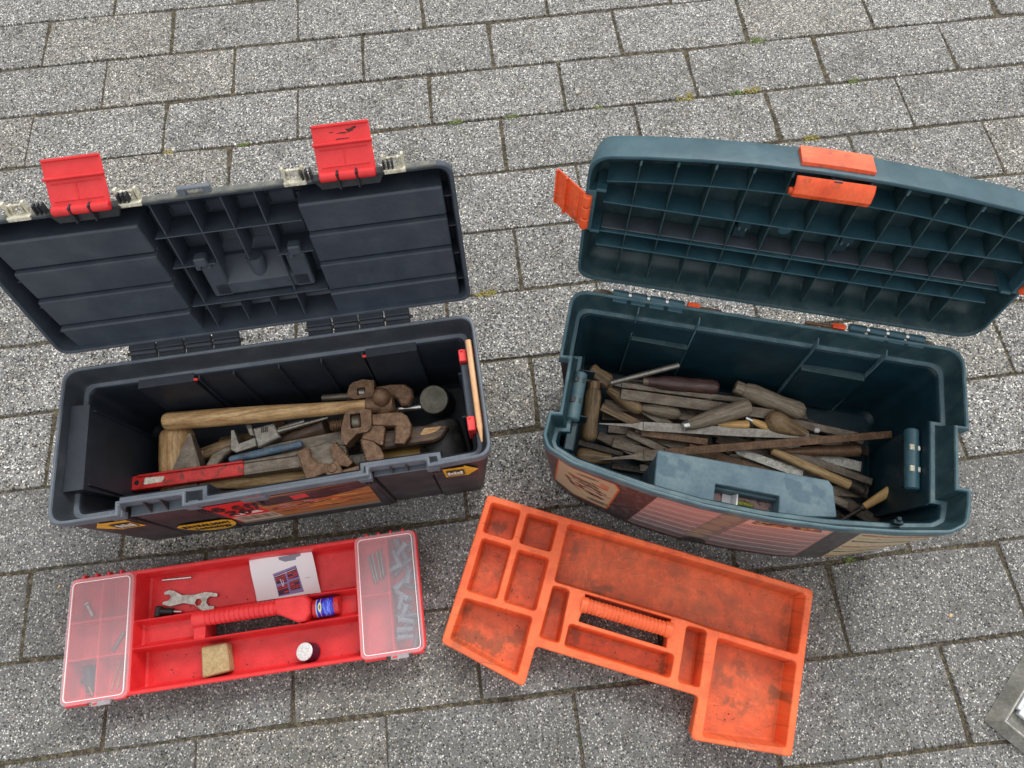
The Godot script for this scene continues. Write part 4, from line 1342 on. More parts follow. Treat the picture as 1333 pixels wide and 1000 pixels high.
func right_lid(t):
	var lid := Node3D.new()
	lid.name = "lid"
	t.add_child(lid)
	lid.transform = Transform3D(Basis(Vector3.UP, deg_to_rad(0.9)) * Basis(Vector3.RIGHT, -deg_to_rad(13.4)), V(0.003, 0.235, -0.1532))
	var op := [-0.306, -0.001, 0.308, -0.001, 0.311, lid_bow(0.3) - 0.002]
	var rad := [0.03, 0.03, 0.034]
	for x in [0.22, 0.14, 0.06, -0.02, -0.1, -0.17, -0.24]:
		op.append_array([x, lid_bow(x)])
		rad.append(0.06)
	op.append_array([-0.313, lid_bow(-0.3) - 0.002])
	rad.append(0.034)
	var o := pts(op)
	var lay := Transform3D(Basis(Vector3(1, 0, 0), Vector3(0, 0, 1), Vector3(0, 1, 0)), Vector3.ZERO)
	var rings := func(list):
		var rs := []
		for e in list:
			var rr := []
			for v in rad:
				rr.append(maxf(v - e[0] * 0.7, 0.004))
			rs.append(flat(roundpoly(offset(o, e[0]), rr, 5), e[1]))
		return rs
	var m := MB.new()
	m.x = lay
	loft(m, rings.call([[0.045, -0.071], [0.03, -0.070], [0.015, -0.064], [0.006, -0.054], [0.002, -0.03], [0.0, -0.012], [0.0, -0.001], [0.0012, 0.0], [0.004, 0.0]]))
	cap(m, offset(o, 0.045), -0.071)
	put(m, "shell", M["teal_lid"], lid)
	m = MB.new()
	m.x = lay
	loft(m, rings.call([[0.004, -0.0002], [0.0065, -0.003], [0.009, -0.02], [0.012, -0.036], [0.019, -0.044], [0.028, -0.0465]]))
	cap(m, offset(o, 0.028), -0.0465)
	put(m, "lining", M["teal_flare"], lid)
	m = MB.new()
	bb(m, -0.282, 0.0985, -0.0460, 0.284, 0.1005, -0.0125, 0.0006)
	put(m, "grey_panel", M["teal_grey"], lid)
	for k in 11:
		var x := -0.2445 + k * 0.0482
		m = MB.new()
		sweep_x(m, pts([0.007, -0.015, 0.012, -0.011, 0.05, -0.010, lid_bow(x) - 0.014, -0.010, lid_bow(x) - 0.009, -0.016, lid_bow(x) - 0.02, -0.043, 0.2, -0.0475, 0.05, -0.0475, 0.02, -0.043]), x - 0.001, x + 0.001, 0.0004)
		put(m, "rib", M["teal_flare"], lid, 20)
		m = MB.new()
		bb(m, x - 0.0016, lid_bow(x) - 0.02, -0.012, x + 0.0016, lid_bow(x) - 0.011, -0.007, 0.0008)
		put(m, "rib_pad", M["teal_rim"], lid)
	for s in [0.0682, 0.0955, 0.1496]:
		m = MB.new()
		var xl: float = -0.285
		var xr: float = 0.285
		box(m, V((xl + xr) / 2, s, -0.0285), V(xr - xl, 0.002, 0.038), 0.0004, Basis(Vector3.RIGHT, 0.06))
		put(m, "cross_rib", M["teal_lid"], lid)  # lit rib tops put into the colour by the lighter teal
	m = MB.new()
	for i in 22:
		var x0 := lerpf(-0.285, 0.285, i / 22.0)
		var x1 := lerpf(-0.285, 0.285, (i + 1) / 22.0)
		var s0 := lid_bow(x0) - 0.0485
		var s1 := lid_bow(x1) - 0.0485
		hexa(m, [V(x0, s0, -0.0095), V(x1, s1, -0.0095), V(x1, s1 + 0.002, -0.0095), V(x0, s0 + 0.002, -0.0095)], [V(x0, s0 + 0.003, -0.0475), V(x1, s1 + 0.003, -0.0475), V(x1, s1 + 0.005, -0.0475), V(x0, s0 + 0.005, -0.0475)])
	put(m, "cross_rib", M["teal_lid"], lid, 20)
		# clips on the grey panel
	for x in [-0.083, 0.0585]:
		m = MB.new()
		bb(m, x - 0.010, 0.131, -0.045, x + 0.010, 0.149, -0.014, 0.002)
		bb(m, x - 0.0125, 0.112, -0.05, x + 0.008, 0.134, -0.020, 0.002)
		put(m, "handle_clip", M["teal"], lid)
		for e in [-0.006, 0.003]:
			m = MB.new()
			bb(m, x + e - 0.0015, 0.1305, -0.0202, x + e + 0.0015, 0.136, -0.0125, 0.0006)
			put(m, "clip_prong", M["teal_grey"], lid)
	m = MB.new()
	lathe(m, [Vector2(-0.060, 0.0), Vector2(-0.060, 0.011), Vector2(-0.022, 0.009), Vector2(-0.021, 0.0)], Transform3D(Basis(Vector3(0, 0, 1), Vector3(0, 1, 0), Vector3(-1, 0, 0)), V(-0.026, 0.136, 0)), 16)
	put(m, "boss", M["teal_lid"], lid)
	# side catch brackets, then the three orange latches
	for s in [-1.0, 1.0]:
		m = MB.new()
		bb(m, s * 0.296, 0.102, -0.02, s * 0.309, 0.174, 0.0012, 0.001)
		bb(m, s * 0.283, 0.098, -0.05, s * 0.298, 0.103, 0.0, 0.001)
		bb(m, s * 0.283, 0.172, -0.05, s * 0.298, 0.177, 0.0, 0.001)
		put(m, "latch_bracket", M["teal_lid"], lid)
		m = MB.new()
		for k in 3:
			rod(m, V(s * 0.3075, 0.1075 + k * 0.02, 0.002), V(s * 0.3075, 0.1255 + k * 0.02, 0.002), 0.0066, -1, 14)
		m.x = Transform3D(Basis(Vector3(0, 0, 1).cross(Vector3(0, 0, 1)) if false else Vector3(0, 1, 0), Vector3(s, 0, 0), Vector3(0, 0, 1)), V(s * 0.311, 0.137, 0.0)) * Transform3D(Basis(Vector3.RIGHT, -deg_to_rad(44.0)), Vector3.ZERO)
		flap(m, 0.061, 0.064)
		put(m, "latch", M["orange_clip"], lid)
	m = MB.new()
	var yaw := Basis(Vector3(0, 0, 1), -0.0)
	m.x = Transform3D(yaw, V(-0.003, lid_bow(0.0) - 0.008, 0.0025))
	sweep_x(m, pts([0.0, 0.0, 0.003, 0.004, -0.004, 0.0115, -0.016, 0.0155, -0.0235, 0.0125, -0.0255, 0.006, -0.023, 0.0045, -0.021, 0.0085, -0.0155, 0.0115, -0.006, 0.008]), -0.0485, 0.0485, 0.0012)
	m.x = Transform3D.IDENTITY
	rod(m, V(-0.0555, lid_bow(0.0) - 0.026, 0.0105), V(-0.045, lid_bow(0.0) - 0.026, 0.0105), 0.0048)
	var fl = put(m, "front_latch", M["orange_clip"], lid)
	m = MB.new()
	bb(m, -0.0065, lid_bow(0.0) - 0.0095, 0.004, 0.0045, lid_bow(0.0) - 0.0055, 0.0085, 0.0006)
	put(m, "latch_slot", M["navy_dark"], fl)
	m = MB.new()
	for i in 6:
		var x0 := lerpf(-0.048, 0.043, i / 6.0)
		var x1 := lerpf(-0.048, 0.043, (i + 1) / 6.0)
		hexa(m, [V(x0, lid_bow(x0) + 0.0042, -0.010), V(x1, lid_bow(x1) + 0.0042, -0.010), V(x1, lid_bow(x1) + 0.0022, -0.046), V(x0, lid_bow(x0) + 0.0022, -0.046)], [V(x0, lid_bow(x0) - 0.003, -0.008), V(x1, lid_bow(x1) - 0.003, -0.008), V(x1, lid_bow(x1) - 0.006, -0.048), V(x0, lid_bow(x0) - 0.006, -0.048)])
	put(m, "latch_plate", M["orange_clip"], fl)

# ------------------------------------------------------------------ red tray
func frosted_lid(parent, x0, z0, x1, z1, y):
	var p := rectp(x0, z0, x1, z1)
	var m := MB.new()
	slab(m, roundpoly(offset(p, 0.0055), 0.008, 5), y, y + 0.0022, 0.0006)
	var o = put(m, "organiser_lid", M["frost"], parent)
	m = MB.new()
	var a := roundpoly(p, 0.012, 5)
	var b := roundpoly(offset(p, 0.0052), 0.008, 5)
	loft(m, [flat(a, y - 0.004), flat(a, y + 0.002), flat(offset(a, 0.0008), y + 0.003), flat(b, y + 0.003), flat(b, y + 0.0002)])
	put(m, "lid_rim", M["frost_edge"], o)
	m = MB.new()
	var c := roundpoly(offset(p, 0.0052), 0.008, 5)
	var d := roundpoly(offset(p, 0.0062), 0.007, 5)
	loft(m, [flat(c, y + 0.003), flat(c, y + 0.0042), flat(d, y + 0.0042), flat(d, y + 0.0024)])
	put(m, "lid_bead", M["frost_bead"], o)
	var xc: float = (x0 + x1) / 2
	m = MB.new()
	bb(m, xc - 0.004, y - 0.004, z1 - 0.001, xc + 0.024, y + 0.002, z1 + 0.0055, 0.001)
	put(m, "snap_tab", M["frost_edge"], o)
	m = MB.new()
	bb(m, xc - 0.001, y + 0.0021, z1 + 0.0008, xc + 0.0065, y + 0.0032, z1 + 0.0032, 0.0004)
	put(m, "tab_catch", M["red"], o)

func build_red_tray():
	var t = thing("tool_tray", "red plastic lift-out tray with two clear organiser lids and a grooved handle", "tray", V(-0.440, 0, -0.089), 1.5)
	var m := MB.new()
	var cells := [[rectp(-0.177, -0.0885, 0.1805, -0.0155), 0.007, 0.002, 0.0035], [rectp(-0.177, 0.0285, 0.1805, 0.0885), 0.007, 0.002, 0.0035],
		[rectp(-0.177, -0.0135, -0.0665, 0.0265), 0.024, 0.003, 0.004], [rectp(0.0885, -0.0135, 0.1805, 0.0265), 0.024, 0.003, 0.004], [rectp(-0.0645, -0.0135, 0.0865, 0.0265), -1.0, 0.002, 0.0]]
	for k in 3:
		var z: float = [-0.0885, -0.0245, 0.032][k]
		var ze: float = [-0.0263, 0.0302, 0.0885][k]
		cells.append([rectp(-0.2765, z, -0.2315, ze), 0.012, 0.003, 0.001])
		cells.append([rectp(-0.2297, z, -0.1835, ze), 0.012, 0.003, 0.001])
	cells.append([rectp(0.1870, -0.0885, 0.2325, -0.0012), 0.012, 0.003, 0.001])
	cells.append([rectp(0.1870, 0.0006, 0.2325, 0.0885), 0.012, 0.003, 0.001])
	cells.append([rectp(0.2343, -0.0885, 0.2785, 0.0885), 0.012, 0.003, 0.001])
	tray(m, pts([-0.2825, -0.0945, 0.2845, -0.0945, 0.2845, 0.0945, -0.2825, 0.0945]), 0.011, cells, 0.048, 0.012)
	put(m, "tray_body", M["red"], t, 30)
	m = MB.new()
	var prof := [Vector2(-0.004, 0.013), Vector2(0.004, 0.0128)]
	for k in 15:
		var x := 0.010 + k * 0.0078
		prof.append_array([Vector2(x, 0.0120), Vector2(x + 0.0022, 0.0123), Vector2(x + 0.0058, 0.0121), Vector2(x + 0.0067, 0.0110), Vector2(x + 0.0074, 0.0110)])
	prof.append_array([Vector2(0.130, 0.0125), Vector2(0.142, 0.0128)])
	lathe(m, prof, Transform3D(Basis.IDENTITY, V(-0.0765, 0.046, -0.0035)), 20)
	var h = put(m, "handle", M["red"], t, 30)
	m = MB.new()
	slab(m, roundpoly(pts([0.050, -0.0155, 0.100, -0.0155, 0.107, -0.006, 0.107, 0.014, 0.099, 0.0245, 0.0865, 0.0245, 0.054, 0.007]), 0.005), 0.022, 0.0592, 0.0025)
	put(m, "handle_end", M["red"], h)
	m = MB.new()
	slab(m, roundpoly(pts([-0.081, -0.0145, -0.0625, -0.0145, -0.0625, 0.0268, -0.081, 0.0268]), 0.002), 0.020, 0.0478, 0.001)
	put(m, "handle_end", M["red"], h)
	for e in [[-0.2805, -0.0925, -0.1775, 0.0965], [0.1825, -0.0945, 0.2825, 0.0955]]:
		frosted_lid(t, e[0], e[1], e[2], e[3], 0.0505)
		m = MB.new()
		for k in 4:
			var x: float = e[0] + 0.018 + k * 0.02
			bb(m, x, 0.04, -0.0985, x + 0.004, 0.0525, -0.0925, 0.001)
		put(m, "lid_hinge", M["red"], t)
		m = MB.new()
		bb(m, e[0] + 0.004, 0.036, 0.0925, e[0] + 0.038, 0.0475, 0.099, 0.002)
		put(m, "catch_lip", M["red"], t)
		m = MB.new()
		bb(m, e[0] + 0.078, 0.036, 0.0925, e[0] + 0.098, 0.0475, 0.098, 0.002)
		put(m, "catch_lip", M["red"], t)

# ------------------------------------------------------------------ orange tray
func build_orange_tray():
	var t = thing("tool_tray", "worn orange plastic lift-out tray, T-shaped, with a knobbly handle and grime in its empty cells", "tray", V(0.15, 0, 0.0), -22.6)
	var m := MB.new()
	var cells := [
		[rectp(-0.2495, -0.136, -0.1972, -0.0838), 0.006, 0.006, 0.003], [rectp(-0.1862, -0.1355, -0.1316, -0.0833), 0.006, 0.006, 0.003],
		[rectp(-0.2472, -0.0748, -0.196, 0.0128), 0.006, 0.006, 0.003], [rectp(-0.1855, -0.0735, -0.1312, 0.0128), 0.006, 0.006, 0.003],
		[pts([-0.2475, 0.0235, -0.1335, 0.022, -0.1335, 0.1125, -0.2508, 0.0889]), 0.006, 0.006, 0.004],
		[pts([-0.116, -0.1368, 0.2768, -0.1312, 0.2755, -0.0372, 0.142, -0.0372, 0.10, -0.0395, -0.1148, -0.0395]), 0.006, 0.006, 0.004],
		[pts([-0.1153, -0.0343, -0.0872, -0.0350, -0.0832, 0.0488, -0.1163, 0.0487]), 0.006, 0.006, 0.003],
		[rectp(-0.0625, -0.0352, 0.0806, 0.0086), -1.0, 0.003, 0.0],
		[rectp(-0.0757, 0.0146, 0.0928, 0.0505), 0.006, 0.006, 0.003],
		[pts([0.1028, -0.0328, 0.1345, -0.0345, 0.1386, 0.0513, 0.1045, 0.0522]), 0.006, 0.006, 0.003],
		[pts([0.1527, -0.0287, 0.2751, -0.0263, 0.2749, 0.096, 0.1539, 0.1161]), 0.006, 0.006, 0.004]]
	tray(m, pts([-0.259, -0.1465, 0.2875, -0.1405, 0.2848, 0.1052, 0.1379, 0.1236, 0.1394, 0.0626, -0.118, 0.0622, -0.12, 0.1236, -0.2618, 0.0978]), 0.007, cells, 0.05, 0.006)
	planar_uv(m, 0.6)
	put(m, "tray_body", M["orange_tray"], t, 30)
	m = MB.new()
	lathe(m, [Vector2(-0.064, 0.0125), Vector2(-0.054, 0.0125), Vector2(-0.0525, 0.0105), Vector2(0.0705, 0.0105), Vector2(0.072, 0.0125), Vector2(0.082, 0.0125)], Transform3D(Basis.IDENTITY, V(0, 0.0455, -0.0185)), 20)
	planar_uv(m, 0.6)
	var h = put(m, "handle", M["orange_tray"], t)
	m = MB.new()
	var bump_mesh := func(c: Vector3, out: Vector3):
		var xf := along(c, c + out)
		lathe(m, [Vector2(0.0, 0.0026), Vector2(0.0007, 0.0023), Vector2(0.0011, 0.0013), Vector2(0.0012, 0.0004)], xf, 8)
	for k in 20:
		for j in 9:
			var a := TAU * (j / 16.0) - 0.25 * TAU + (TAU / 32.0 if k % 2 == 0 else 0.0)
			var out := V(0, cos(a), sin(a))
			bump_mesh.call(V(-0.049 + k * 0.0061, 0.0455, -0.0185) + out * 0.0104, out)
	planar_uv(m, 0.6)
	put(m, "handle_bumps", M["orange_tray"], h)
	m = MB.new()
	slab(m, roundpoly(pts([-0.0785, -0.038, -0.062, -0.038, -0.0605, -0.024, -0.0525, -0.024, -0.0525, -0.008, -0.0605, -0.006, -0.063, 0.012, -0.0785, 0.012]), 0.003), 0.02, 0.0496, 0.0015)
	planar_uv(m, 0.6)
	put(m, "handle_end", M["orange_tray"], h)
	m = MB.new()
	slab(m, roundpoly(pts([0.0955, -0.038, 0.078, -0.038, 0.0775, -0.026, 0.072, -0.026, 0.072, -0.011, 0.0775, -0.008, 0.079, 0.012, 0.0955, 0.012]), 0.003), 0.02, 0.0496, 0.0015)
	planar_uv(m, 0.6)
	put(m, "handle_end", M["orange_tray"], h)

# ------------------------------------------------------------------ low metal tray in the corner
func build_corner_crate():
	var at := V(0.697, 0, 0.200)
	var t = thing("metal_tray", "corner of a low grey metal tray with sloping sides at the right edge", "tray", at, 40.5)
	# local x runs up and to the right, local z down and to the right
	var m := MB.new()
	var o := pts([0, 0, 0.34, 0, 0.34, 0.26, 0, 0.26])
	loft(m, [flat(o, 0.0005), flat(o, 0.0022), flat(offset(o, 0.0012), 0.0032), flat(offset(o, 0.0135), 0.0205), flat(offset(o, 0.0165), 0.0195), flat(offset(o, 0.026), 0.006), flat(offset(o, 0.03), 0.005)])
	cap(m, rectp(0.03, 0.03, 0.31, 0.23), 0.005)
	put(m, "tray_wall", M["grey_metal"], t, 25)
	m = MB.new()
	loft(m, [flat(offset(o, 0.0130), 0.0203), flat(offset(o, 0.0138), 0.0216), flat(offset(o, 0.0156), 0.0216), flat(offset(o, 0.0165), 0.0200)])
	put(m, "tray_rim", M["zinc"], t)
	var w = thing("white_panel", "white panel lying inside the low metal tray at the right edge", "panel", at, 40.5)
	m = MB.new()
	bb(m, 0.045, 0.006, 0.0205, 0.30, 0.019, 0.0255, 0.0008)
	bb(m, 0.040, 0.006, 0.0275, 0.30, 0.016, 0.060, 0.0008)
	put(m, "board", M["white_board"], w)
	w = thing("wooden_block", "pale wooden piece beside the white panel in the low metal tray", "wood", at, 40.5)
	m = MB.new()
	bb(m, 0.034, 0.006, 0.062, 0.12, 0.024, 0.11, 0.002)
	put(m, "block", M["wood_pale"], w)

# ------------------------------------------------------------------ tools: shared builders
var box_at := Transform3D.IDENTITY     # where the box being filled stands

func tool_at(called, label, category, a: Vector3, b: Vector3, roll := 0.0, group := ""):
	# a thing whose own x axis runs from a to b (points in the box's own metres)
	var t = thing(called, label, category, Vector3.ZERO, 0.0, group)
	t.transform = box_at * along(a, b, roll)
	return t

func in_box(called, label, category, group := ""):
	var t = thing(called, label, category, Vector3.ZERO, 0.0, group)
	t.transform = box_at
	return t

func handle_shape(m: MB, l: float, r: float, kind := 0, x0 := 0.0, flatten := 1.0):
	# turned wooden handle from x0 on; the ferrule end is at x0
	var p := []
	var f: Array = [[0.0, 0.50], [0.03, 0.56], [0.12, 0.66], [0.3, 0.86], [0.5, 0.99], [0.66, 1.0], [0.8, 0.93], [0.9, 0.78], [0.96, 0.55], [0.99, 0.28], [1.0, 0.0]]
	if kind == 1:
		f = [[0.0, 0.62], [0.02, 0.68], [0.10, 0.72], [0.13, 0.80], [0.22, 0.97], [0.4, 1.0], [0.62, 0.93], [0.78, 0.98], [0.9, 0.96], [0.96, 0.8], [0.99, 0.45], [1.0, 0.0]]
	elif kind == 2:
		f = [[0.0, 0.7], [0.05, 0.72], [0.10, 0.72], [0.115, 0.66], [0.14, 0.84], [0.24, 1.0], [0.45, 0.94], [0.68, 0.86], [0.85, 0.97], [0.93, 0.9], [0.98, 0.6], [1.0, 0.0]]
	elif kind == 3:
		f = [[0.0, 0.5], [0.05, 0.55], [0.25, 0.66], [0.45, 0.82], [0.65, 0.98], [0.8, 1.0], [0.91, 0.86], [0.97, 0.55], [1.0, 0.0]]
	elif kind == 4:
		f = [[0.0, 0.62], [0.02, 0.66], [0.3, 0.9], [0.6, 1.0], [0.9, 1.0], [0.97, 0.9], [0.99, 0.7], [1.0, 0.0]]
	for e in f:
		p.append(Vector2(x0 + e[0] * l, e[1] * r))
	lathe(m, p, Transform3D.IDENTITY, 18, flatten)

func file_blade(m: MB, l: float, w: float, th: float, taper := 0.0, x0 := 0.0):
	# flat file lying on its face: width across z, thickness along y
	var o := PackedVector2Array([V2(x0, -w / 2), V2(x0 + l * 0.6, -w / 2), V2(x0 + l, -w / 2 * (1.0 - taper)), V2(x0 + l, w / 2 * (1.0 - taper)), V2(x0 + l * 0.6, w / 2), V2(x0, w / 2)])
	slab(m, o, -th / 2, th / 2, 0.0007)

func tang(m: MB, l: float, w: float, th: float, x0 := 0.0):
	# pointed spike that runs from its tip at x0-l to the blade at x0
	var o := PackedVector2Array([V2(x0 - l, -0.0012), V2(x0 - l * 0.25, -w * 0.2), V2(x0, -w * 0.5), V2(x0, w * 0.5), V2(x0 - l * 0.25, w * 0.2), V2(x0 - l, 0.0012)])
	slab(m, o, -th * 0.42, th * 0.42, 0.0005)

func teeth(m: MB, l: float, w: float, y: float, n: int, x0 := 0.0):
	for k in n:
		var x := x0 + l * (k + 0.5) / n
		box(m, V(x, y, 0), V(l / n * 0.42, 0.0006, w), 0.0002, Basis(Vector3.UP, 0.5))

func flat_file(called, label, a, b, w, th, mtl, taper := 0.1, tg := 0.0, roll := 0.0, cut := true, cat := "file", group := ""):
	var l: float = a.distance_to(b)
	var t = tool_at(called, label, cat, a, b, roll, group)
	var m := MB.new()
	file_blade(m, l, w, th, taper)
	put(m, "blade", mtl, t)
	if tg > 0.0:
		m = MB.new()
		tang(m, tg, w, th)
		put(m, "tang", mtl, t)
	if cut:
		m = MB.new()
		teeth(m, l * 0.9, w * 0.8, th / 2, int(l / 0.0035), l * 0.05)
		put(m, "cut_teeth", mtl, t)
	return t

func turned_handle(called, label, a, b, r, mtl, kind := 0, ferrule = null, shank := 0.0, cat := "handle", group := "", flatten := 1.0):
	var l: float = a.distance_to(b)
	var t = tool_at(called, label, cat, a, b, 0.0, group)
	var m := MB.new()
	handle_shape(m, l, r, kind, 0.0, flatten)
	put(m, "handle", mtl, t)
	if ferrule != null:
		m = MB.new()
		lathe(m, [Vector2(-0.009, r * 0.52), Vector2(-0.008, r * 0.56), Vector2(0.003, r * 0.62), Vector2(0.0035, r * 0.58)], Transform3D.IDENTITY, 16)
		put(m, "ferrule", ferrule, t)
	if shank > 0.0:
		m = MB.new()
		lathe(m, [Vector2(-shank, r * 0.22), Vector2(-shank * 0.3, r * 0.3), Vector2(0.002, r * 0.34)], Transform3D.IDENTITY, 10)
		put(m, "shank", M["dark_steel"], t)
	return t

# ------------------------------------------------------------------ tools in the left toolbox
func saw_edge(p0: Vector2, p1: Vector2, n: int, deep: float) -> PackedVector2Array:
	# toothed line from p0 to p1
	var out := PackedVector2Array()
	var d := (p1 - p0) / n
	var nn := Vector2(-d.y, d.x).normalized() * deep
	for k in n:
		out.append(p0 + d * k)
		out.append(p0 + d * (k + 0.75) + nn)
	out.append(p1)
	return out

func plate(t, called: String, p: Array, y0: float, y1: float, mtl, b := 0.0015, rad := 0.003):
	var m := MB.new()
	slabr(m, pts(p, 0.001), rad, y0, y1, b)
	return put(m, called, mtl, t, 30)

func build_left_tools():
	box_at = Transform3D(Basis(Vector3.UP, deg_to_rad(1.55)), V(-0.338, 0, -0.361))
	var m: MB
	# pencil on the red clips
	var t = tool_at("pencil", "wooden pencil resting on the two red clips at the grey toolbox's end", "pencil", V(0.3070, 0.2205, -0.0755), V(0.3075, 0.2165, 0.092))
	m = MB.new()
	lathe(m, [Vector2(0, 0.0042), Vector2(0.0008, 0.0046), Vector2(0.143, 0.0046), Vector2(0.1445, 0.0042), Vector2(0.166, 0.0012)], Transform3D.IDENTITY, 8, 0.7)
	put(m, "wood", M["pencil_wood"], t, 20)
	m = MB.new()
	lathe(m, [Vector2(0.1655, 0.0012), Vector2(0.170, 0.0004)], Transform3D.IDENTITY, 6, 0.7)
	put(m, "lead", M["black_plastic"], t)
	# ball-peen hammer
	t = in_box("hammer", "ball-peen hammer with long pale wooden handle and rusty round head", "hammer")
	m = MB.new()
	m.x = along(V(-0.2225, 0.104, -0.057), V(0.145, 0.108, -0.0315))
	lathe(m, [Vector2(0, 0.010), Vector2(0.0015, 0.0130), Vector2(0.006, 0.0148), Vector2(0.08, 0.0152), Vector2(0.17, 0.0142), Vector2(0.25, 0.0118), Vector2(0.30, 0.0108), Vector2(0.345, 0.0105), Vector2(0.366, 0.0105)], Transform3D.IDENTITY, 22, 1.12)
	put(m, "handle", M["wood_honey"], t)
	m = MB.new()
	var hx := along(V(0.1515, 0.072, -0.012), V(0.1485, 0.142, -0.044))
	lathe(m, [Vector2(-0.006, 0.0), Vector2(-0.006, 0.017), Vector2(-0.002, 0.0195), Vector2(0.018, 0.0195), Vector2(0.023, 0.0165), Vector2(0.03, 0.0175), Vector2(0.038, 0.0165), Vector2(0.046, 0.0115), Vector2(0.050, 0.0120), Vector2(0.055, 0.0148), Vector2(0.062, 0.0158), Vector2(0.069, 0.0140), Vector2(0.075, 0.0090), Vector2(0.0785, 0.0)], hx, 24)
	m.x = along(V(-0.2225, 0.104, -0.057), V(0.145, 0.108, -0.0315))
	lathe(m, [Vector2(0.343, 0.0125), Vector2(0.345, 0.0150), Vector2(0.385, 0.0165), Vector2(0.389, 0.0140), Vector2(0.389, 0.0)], Transform3D.IDENTITY, 20)
	put(m, "head", M["rust"], t)
	# wooden mallet head under the hammer handle
	t = tool_at("mallet", "round pale wooden mallet head standing on its side at the left of the grey toolbox", "mallet", V(-0.218, 0.070, -0.054), V(-0.222, 0.046, 0.070))
	m = MB.new()
	lathe(m, [Vector2(0.0, 0.0), Vector2(0.0, 0.020), Vector2(0.004, 0.0255), Vector2(0.012, 0.0285), Vector2(0.05, 0.0300), Vector2(0.10, 0.0285), Vector2(0.13, 0.0260), Vector2(0.134, 0.0230), Vector2(0.134, 0.0)], Transform3D.IDENTITY, 26)
	put(m, "head", M["wood_honey"], t)
	m = MB.new()
	lathe(m, [Vector2(0.098, 0.0288), Vector2(0.0985, 0.0293), Vector2(0.0997, 0.0293), Vector2(0.100, 0.0284)], Transform3D.IDENTITY, 26)
	put(m, "groove_line", M["wood_brown"], t)
	# cold chisel / wedge
	t = in_box("splitting_wedge", "pointed grey steel wedge leaning against the wooden mallet under the red wrench handle", "wedge")
	m = MB.new()
	hexa(m, [V(-0.1775, 0.112, -0.027), V(-0.1745, 0.112, -0.0265), V(-0.1665, 0.097, 0.028), V(-0.209, 0.097, 0.026)], [V(-0.1775, 0.095, -0.026), V(-0.1745, 0.095, -0.025), V(-0.167, 0.06, 0.028), V(-0.209, 0.06, 0.026)])
	hexa(m, [V(-0.209, 0.097, 0.026), V(-0.1665, 0.097, 0.028), V(-0.176, 0.084, 0.080), V(-0.214, 0.084, 0.078)], [V(-0.209, 0.06, 0.026), V(-0.167, 0.06, 0.028), V(-0.176, 0.05, 0.080), V(-0.214, 0.05, 0.078)])
	hexa(m, [V(-0.1745, 0.1125, -0.0265), V(-0.1735, 0.111, -0.026), V(-0.1645, 0.094, 0.029), V(-0.1795, 0.100, 0.028)], [V(-0.1745, 0.095, -0.0255), V(-0.1735, 0.095, -0.025), V(-0.165, 0.06, 0.028), V(-0.178, 0.06, 0.028)])
	put(m, "wedge", M["rust_grey"], t, 15)
	# pipe wrench with the red handle
	t = in_box("pipe_wrench", "large pipe wrench with red painted handle end and rusty toothed jaws", "pipe wrench")
	var xf := along(V(-0.277, 0.098, 0.042), V(-0.088, 0.106, 0.0455))
	m = MB.new()
	m.x = xf
	var hp := pts([0.0, -0.0085, 0.006, -0.0118, 0.012, -0.0125, 0.19, -0.0118, 0.19, 0.0118, 0.012, 0.0125, 0.006, 0.0118, 0.0, 0.0085])
	slab(m, roundpoly(hp, 0.006), -0.0095, 0.0035, 0.0012)
	bb(m, 0.014, 0.002, -0.0125, 0.19, 0.0065, -0.0085, 0.001)
	bb(m, 0.014, 0.002, 0.0085, 0.19, 0.0065, 0.0125, 0.001)
	put(m, "handle", M["red_paint"], t, 30)
	m = MB.new()
	m.x = xf
	slab(m, roundpoly(pts([0.026, -0.0065, 0.060, -0.0045, 0.055, 0.0045, 0.024, 0.0055]), 0.003), 0.0028, 0.0044, 0.0004)
	put(m, "paint_patch", M["white_paint"], t)
	m = MB.new()
	m.x = xf
	rod(m, V(0.0125, 0.0005, 0), V(0.0125, 0.0042, 0), 0.0045, -1, 12)
	put(m, "hang_hole", M["black_plastic"], t)
	plate(t, "shaft", [-90, 32, -1, 29, 50, 20, 82, 32, 80, 63, 33, 60, 1, 58, -90, 58.5], 0.090, 0.107, M["rust_grey"])
	m = MB.new()
	bb(m, -0.088, 0.106, 0.033, 0.0, 0.1095, 0.0375, 0.001)
	bb(m, -0.088, 0.106, 0.0535, 0.004, 0.1095, 0.058, 0.001)
	put(m, "shaft_flange", M["rust_grey"], t)
	plate(t, "frame", [2, 32, 22, 27, 25, 44, 36, 57, 57, 61, 68, 55, 78, 85, 50, 88, 48, 75, 33, 79, 30, 92, 18, 90], 0.098, 0.116, M["rust"])
	m = MB.new()
	lathe(m, [Vector2(0, 0.0085), Vector2(0.003, 0.0085), Vector2(0.0045, 0.007), Vector2(0.005, 0.0)], along(V(0.059, 0.113, 0.069), V(0.059, 0.122, 0.069)), 16)
	put(m, "pivot_pin", M["rust"], t)
	m = MB.new()
	var heel := saw_edge(V2(0.067, 0.024), V2(0.0935, 0.063), 9, 0.0025)
	heel.append_array(pts([0.084, 0.070, 0.072, 0.066, 0.060, 0.052, 0.056, 0.034]))
	slab(m, heel, 0.096, 0.114, 0.0008)
	put(m, "heel_jaw", M["rust"], t, 25)
	m = MB.new()
	var hk := pts([0.118, 0.0225, 0.128, 0.032, 0.138, 0.044, 0.1435, 0.060, 0.142, 0.073, 0.118, 0.081, 0.078, 0.088, 0.074, 0.074])
	hk.append_array(saw_edge(V2(0.113, 0.068), V2(0.105, 0.0255), 9, 0.0022))
	slab(m, hk, 0.094, 0.114, 0.0012)
	put(m, "hook_jaw", M["rust"], t, 25)
	m = MB.new()
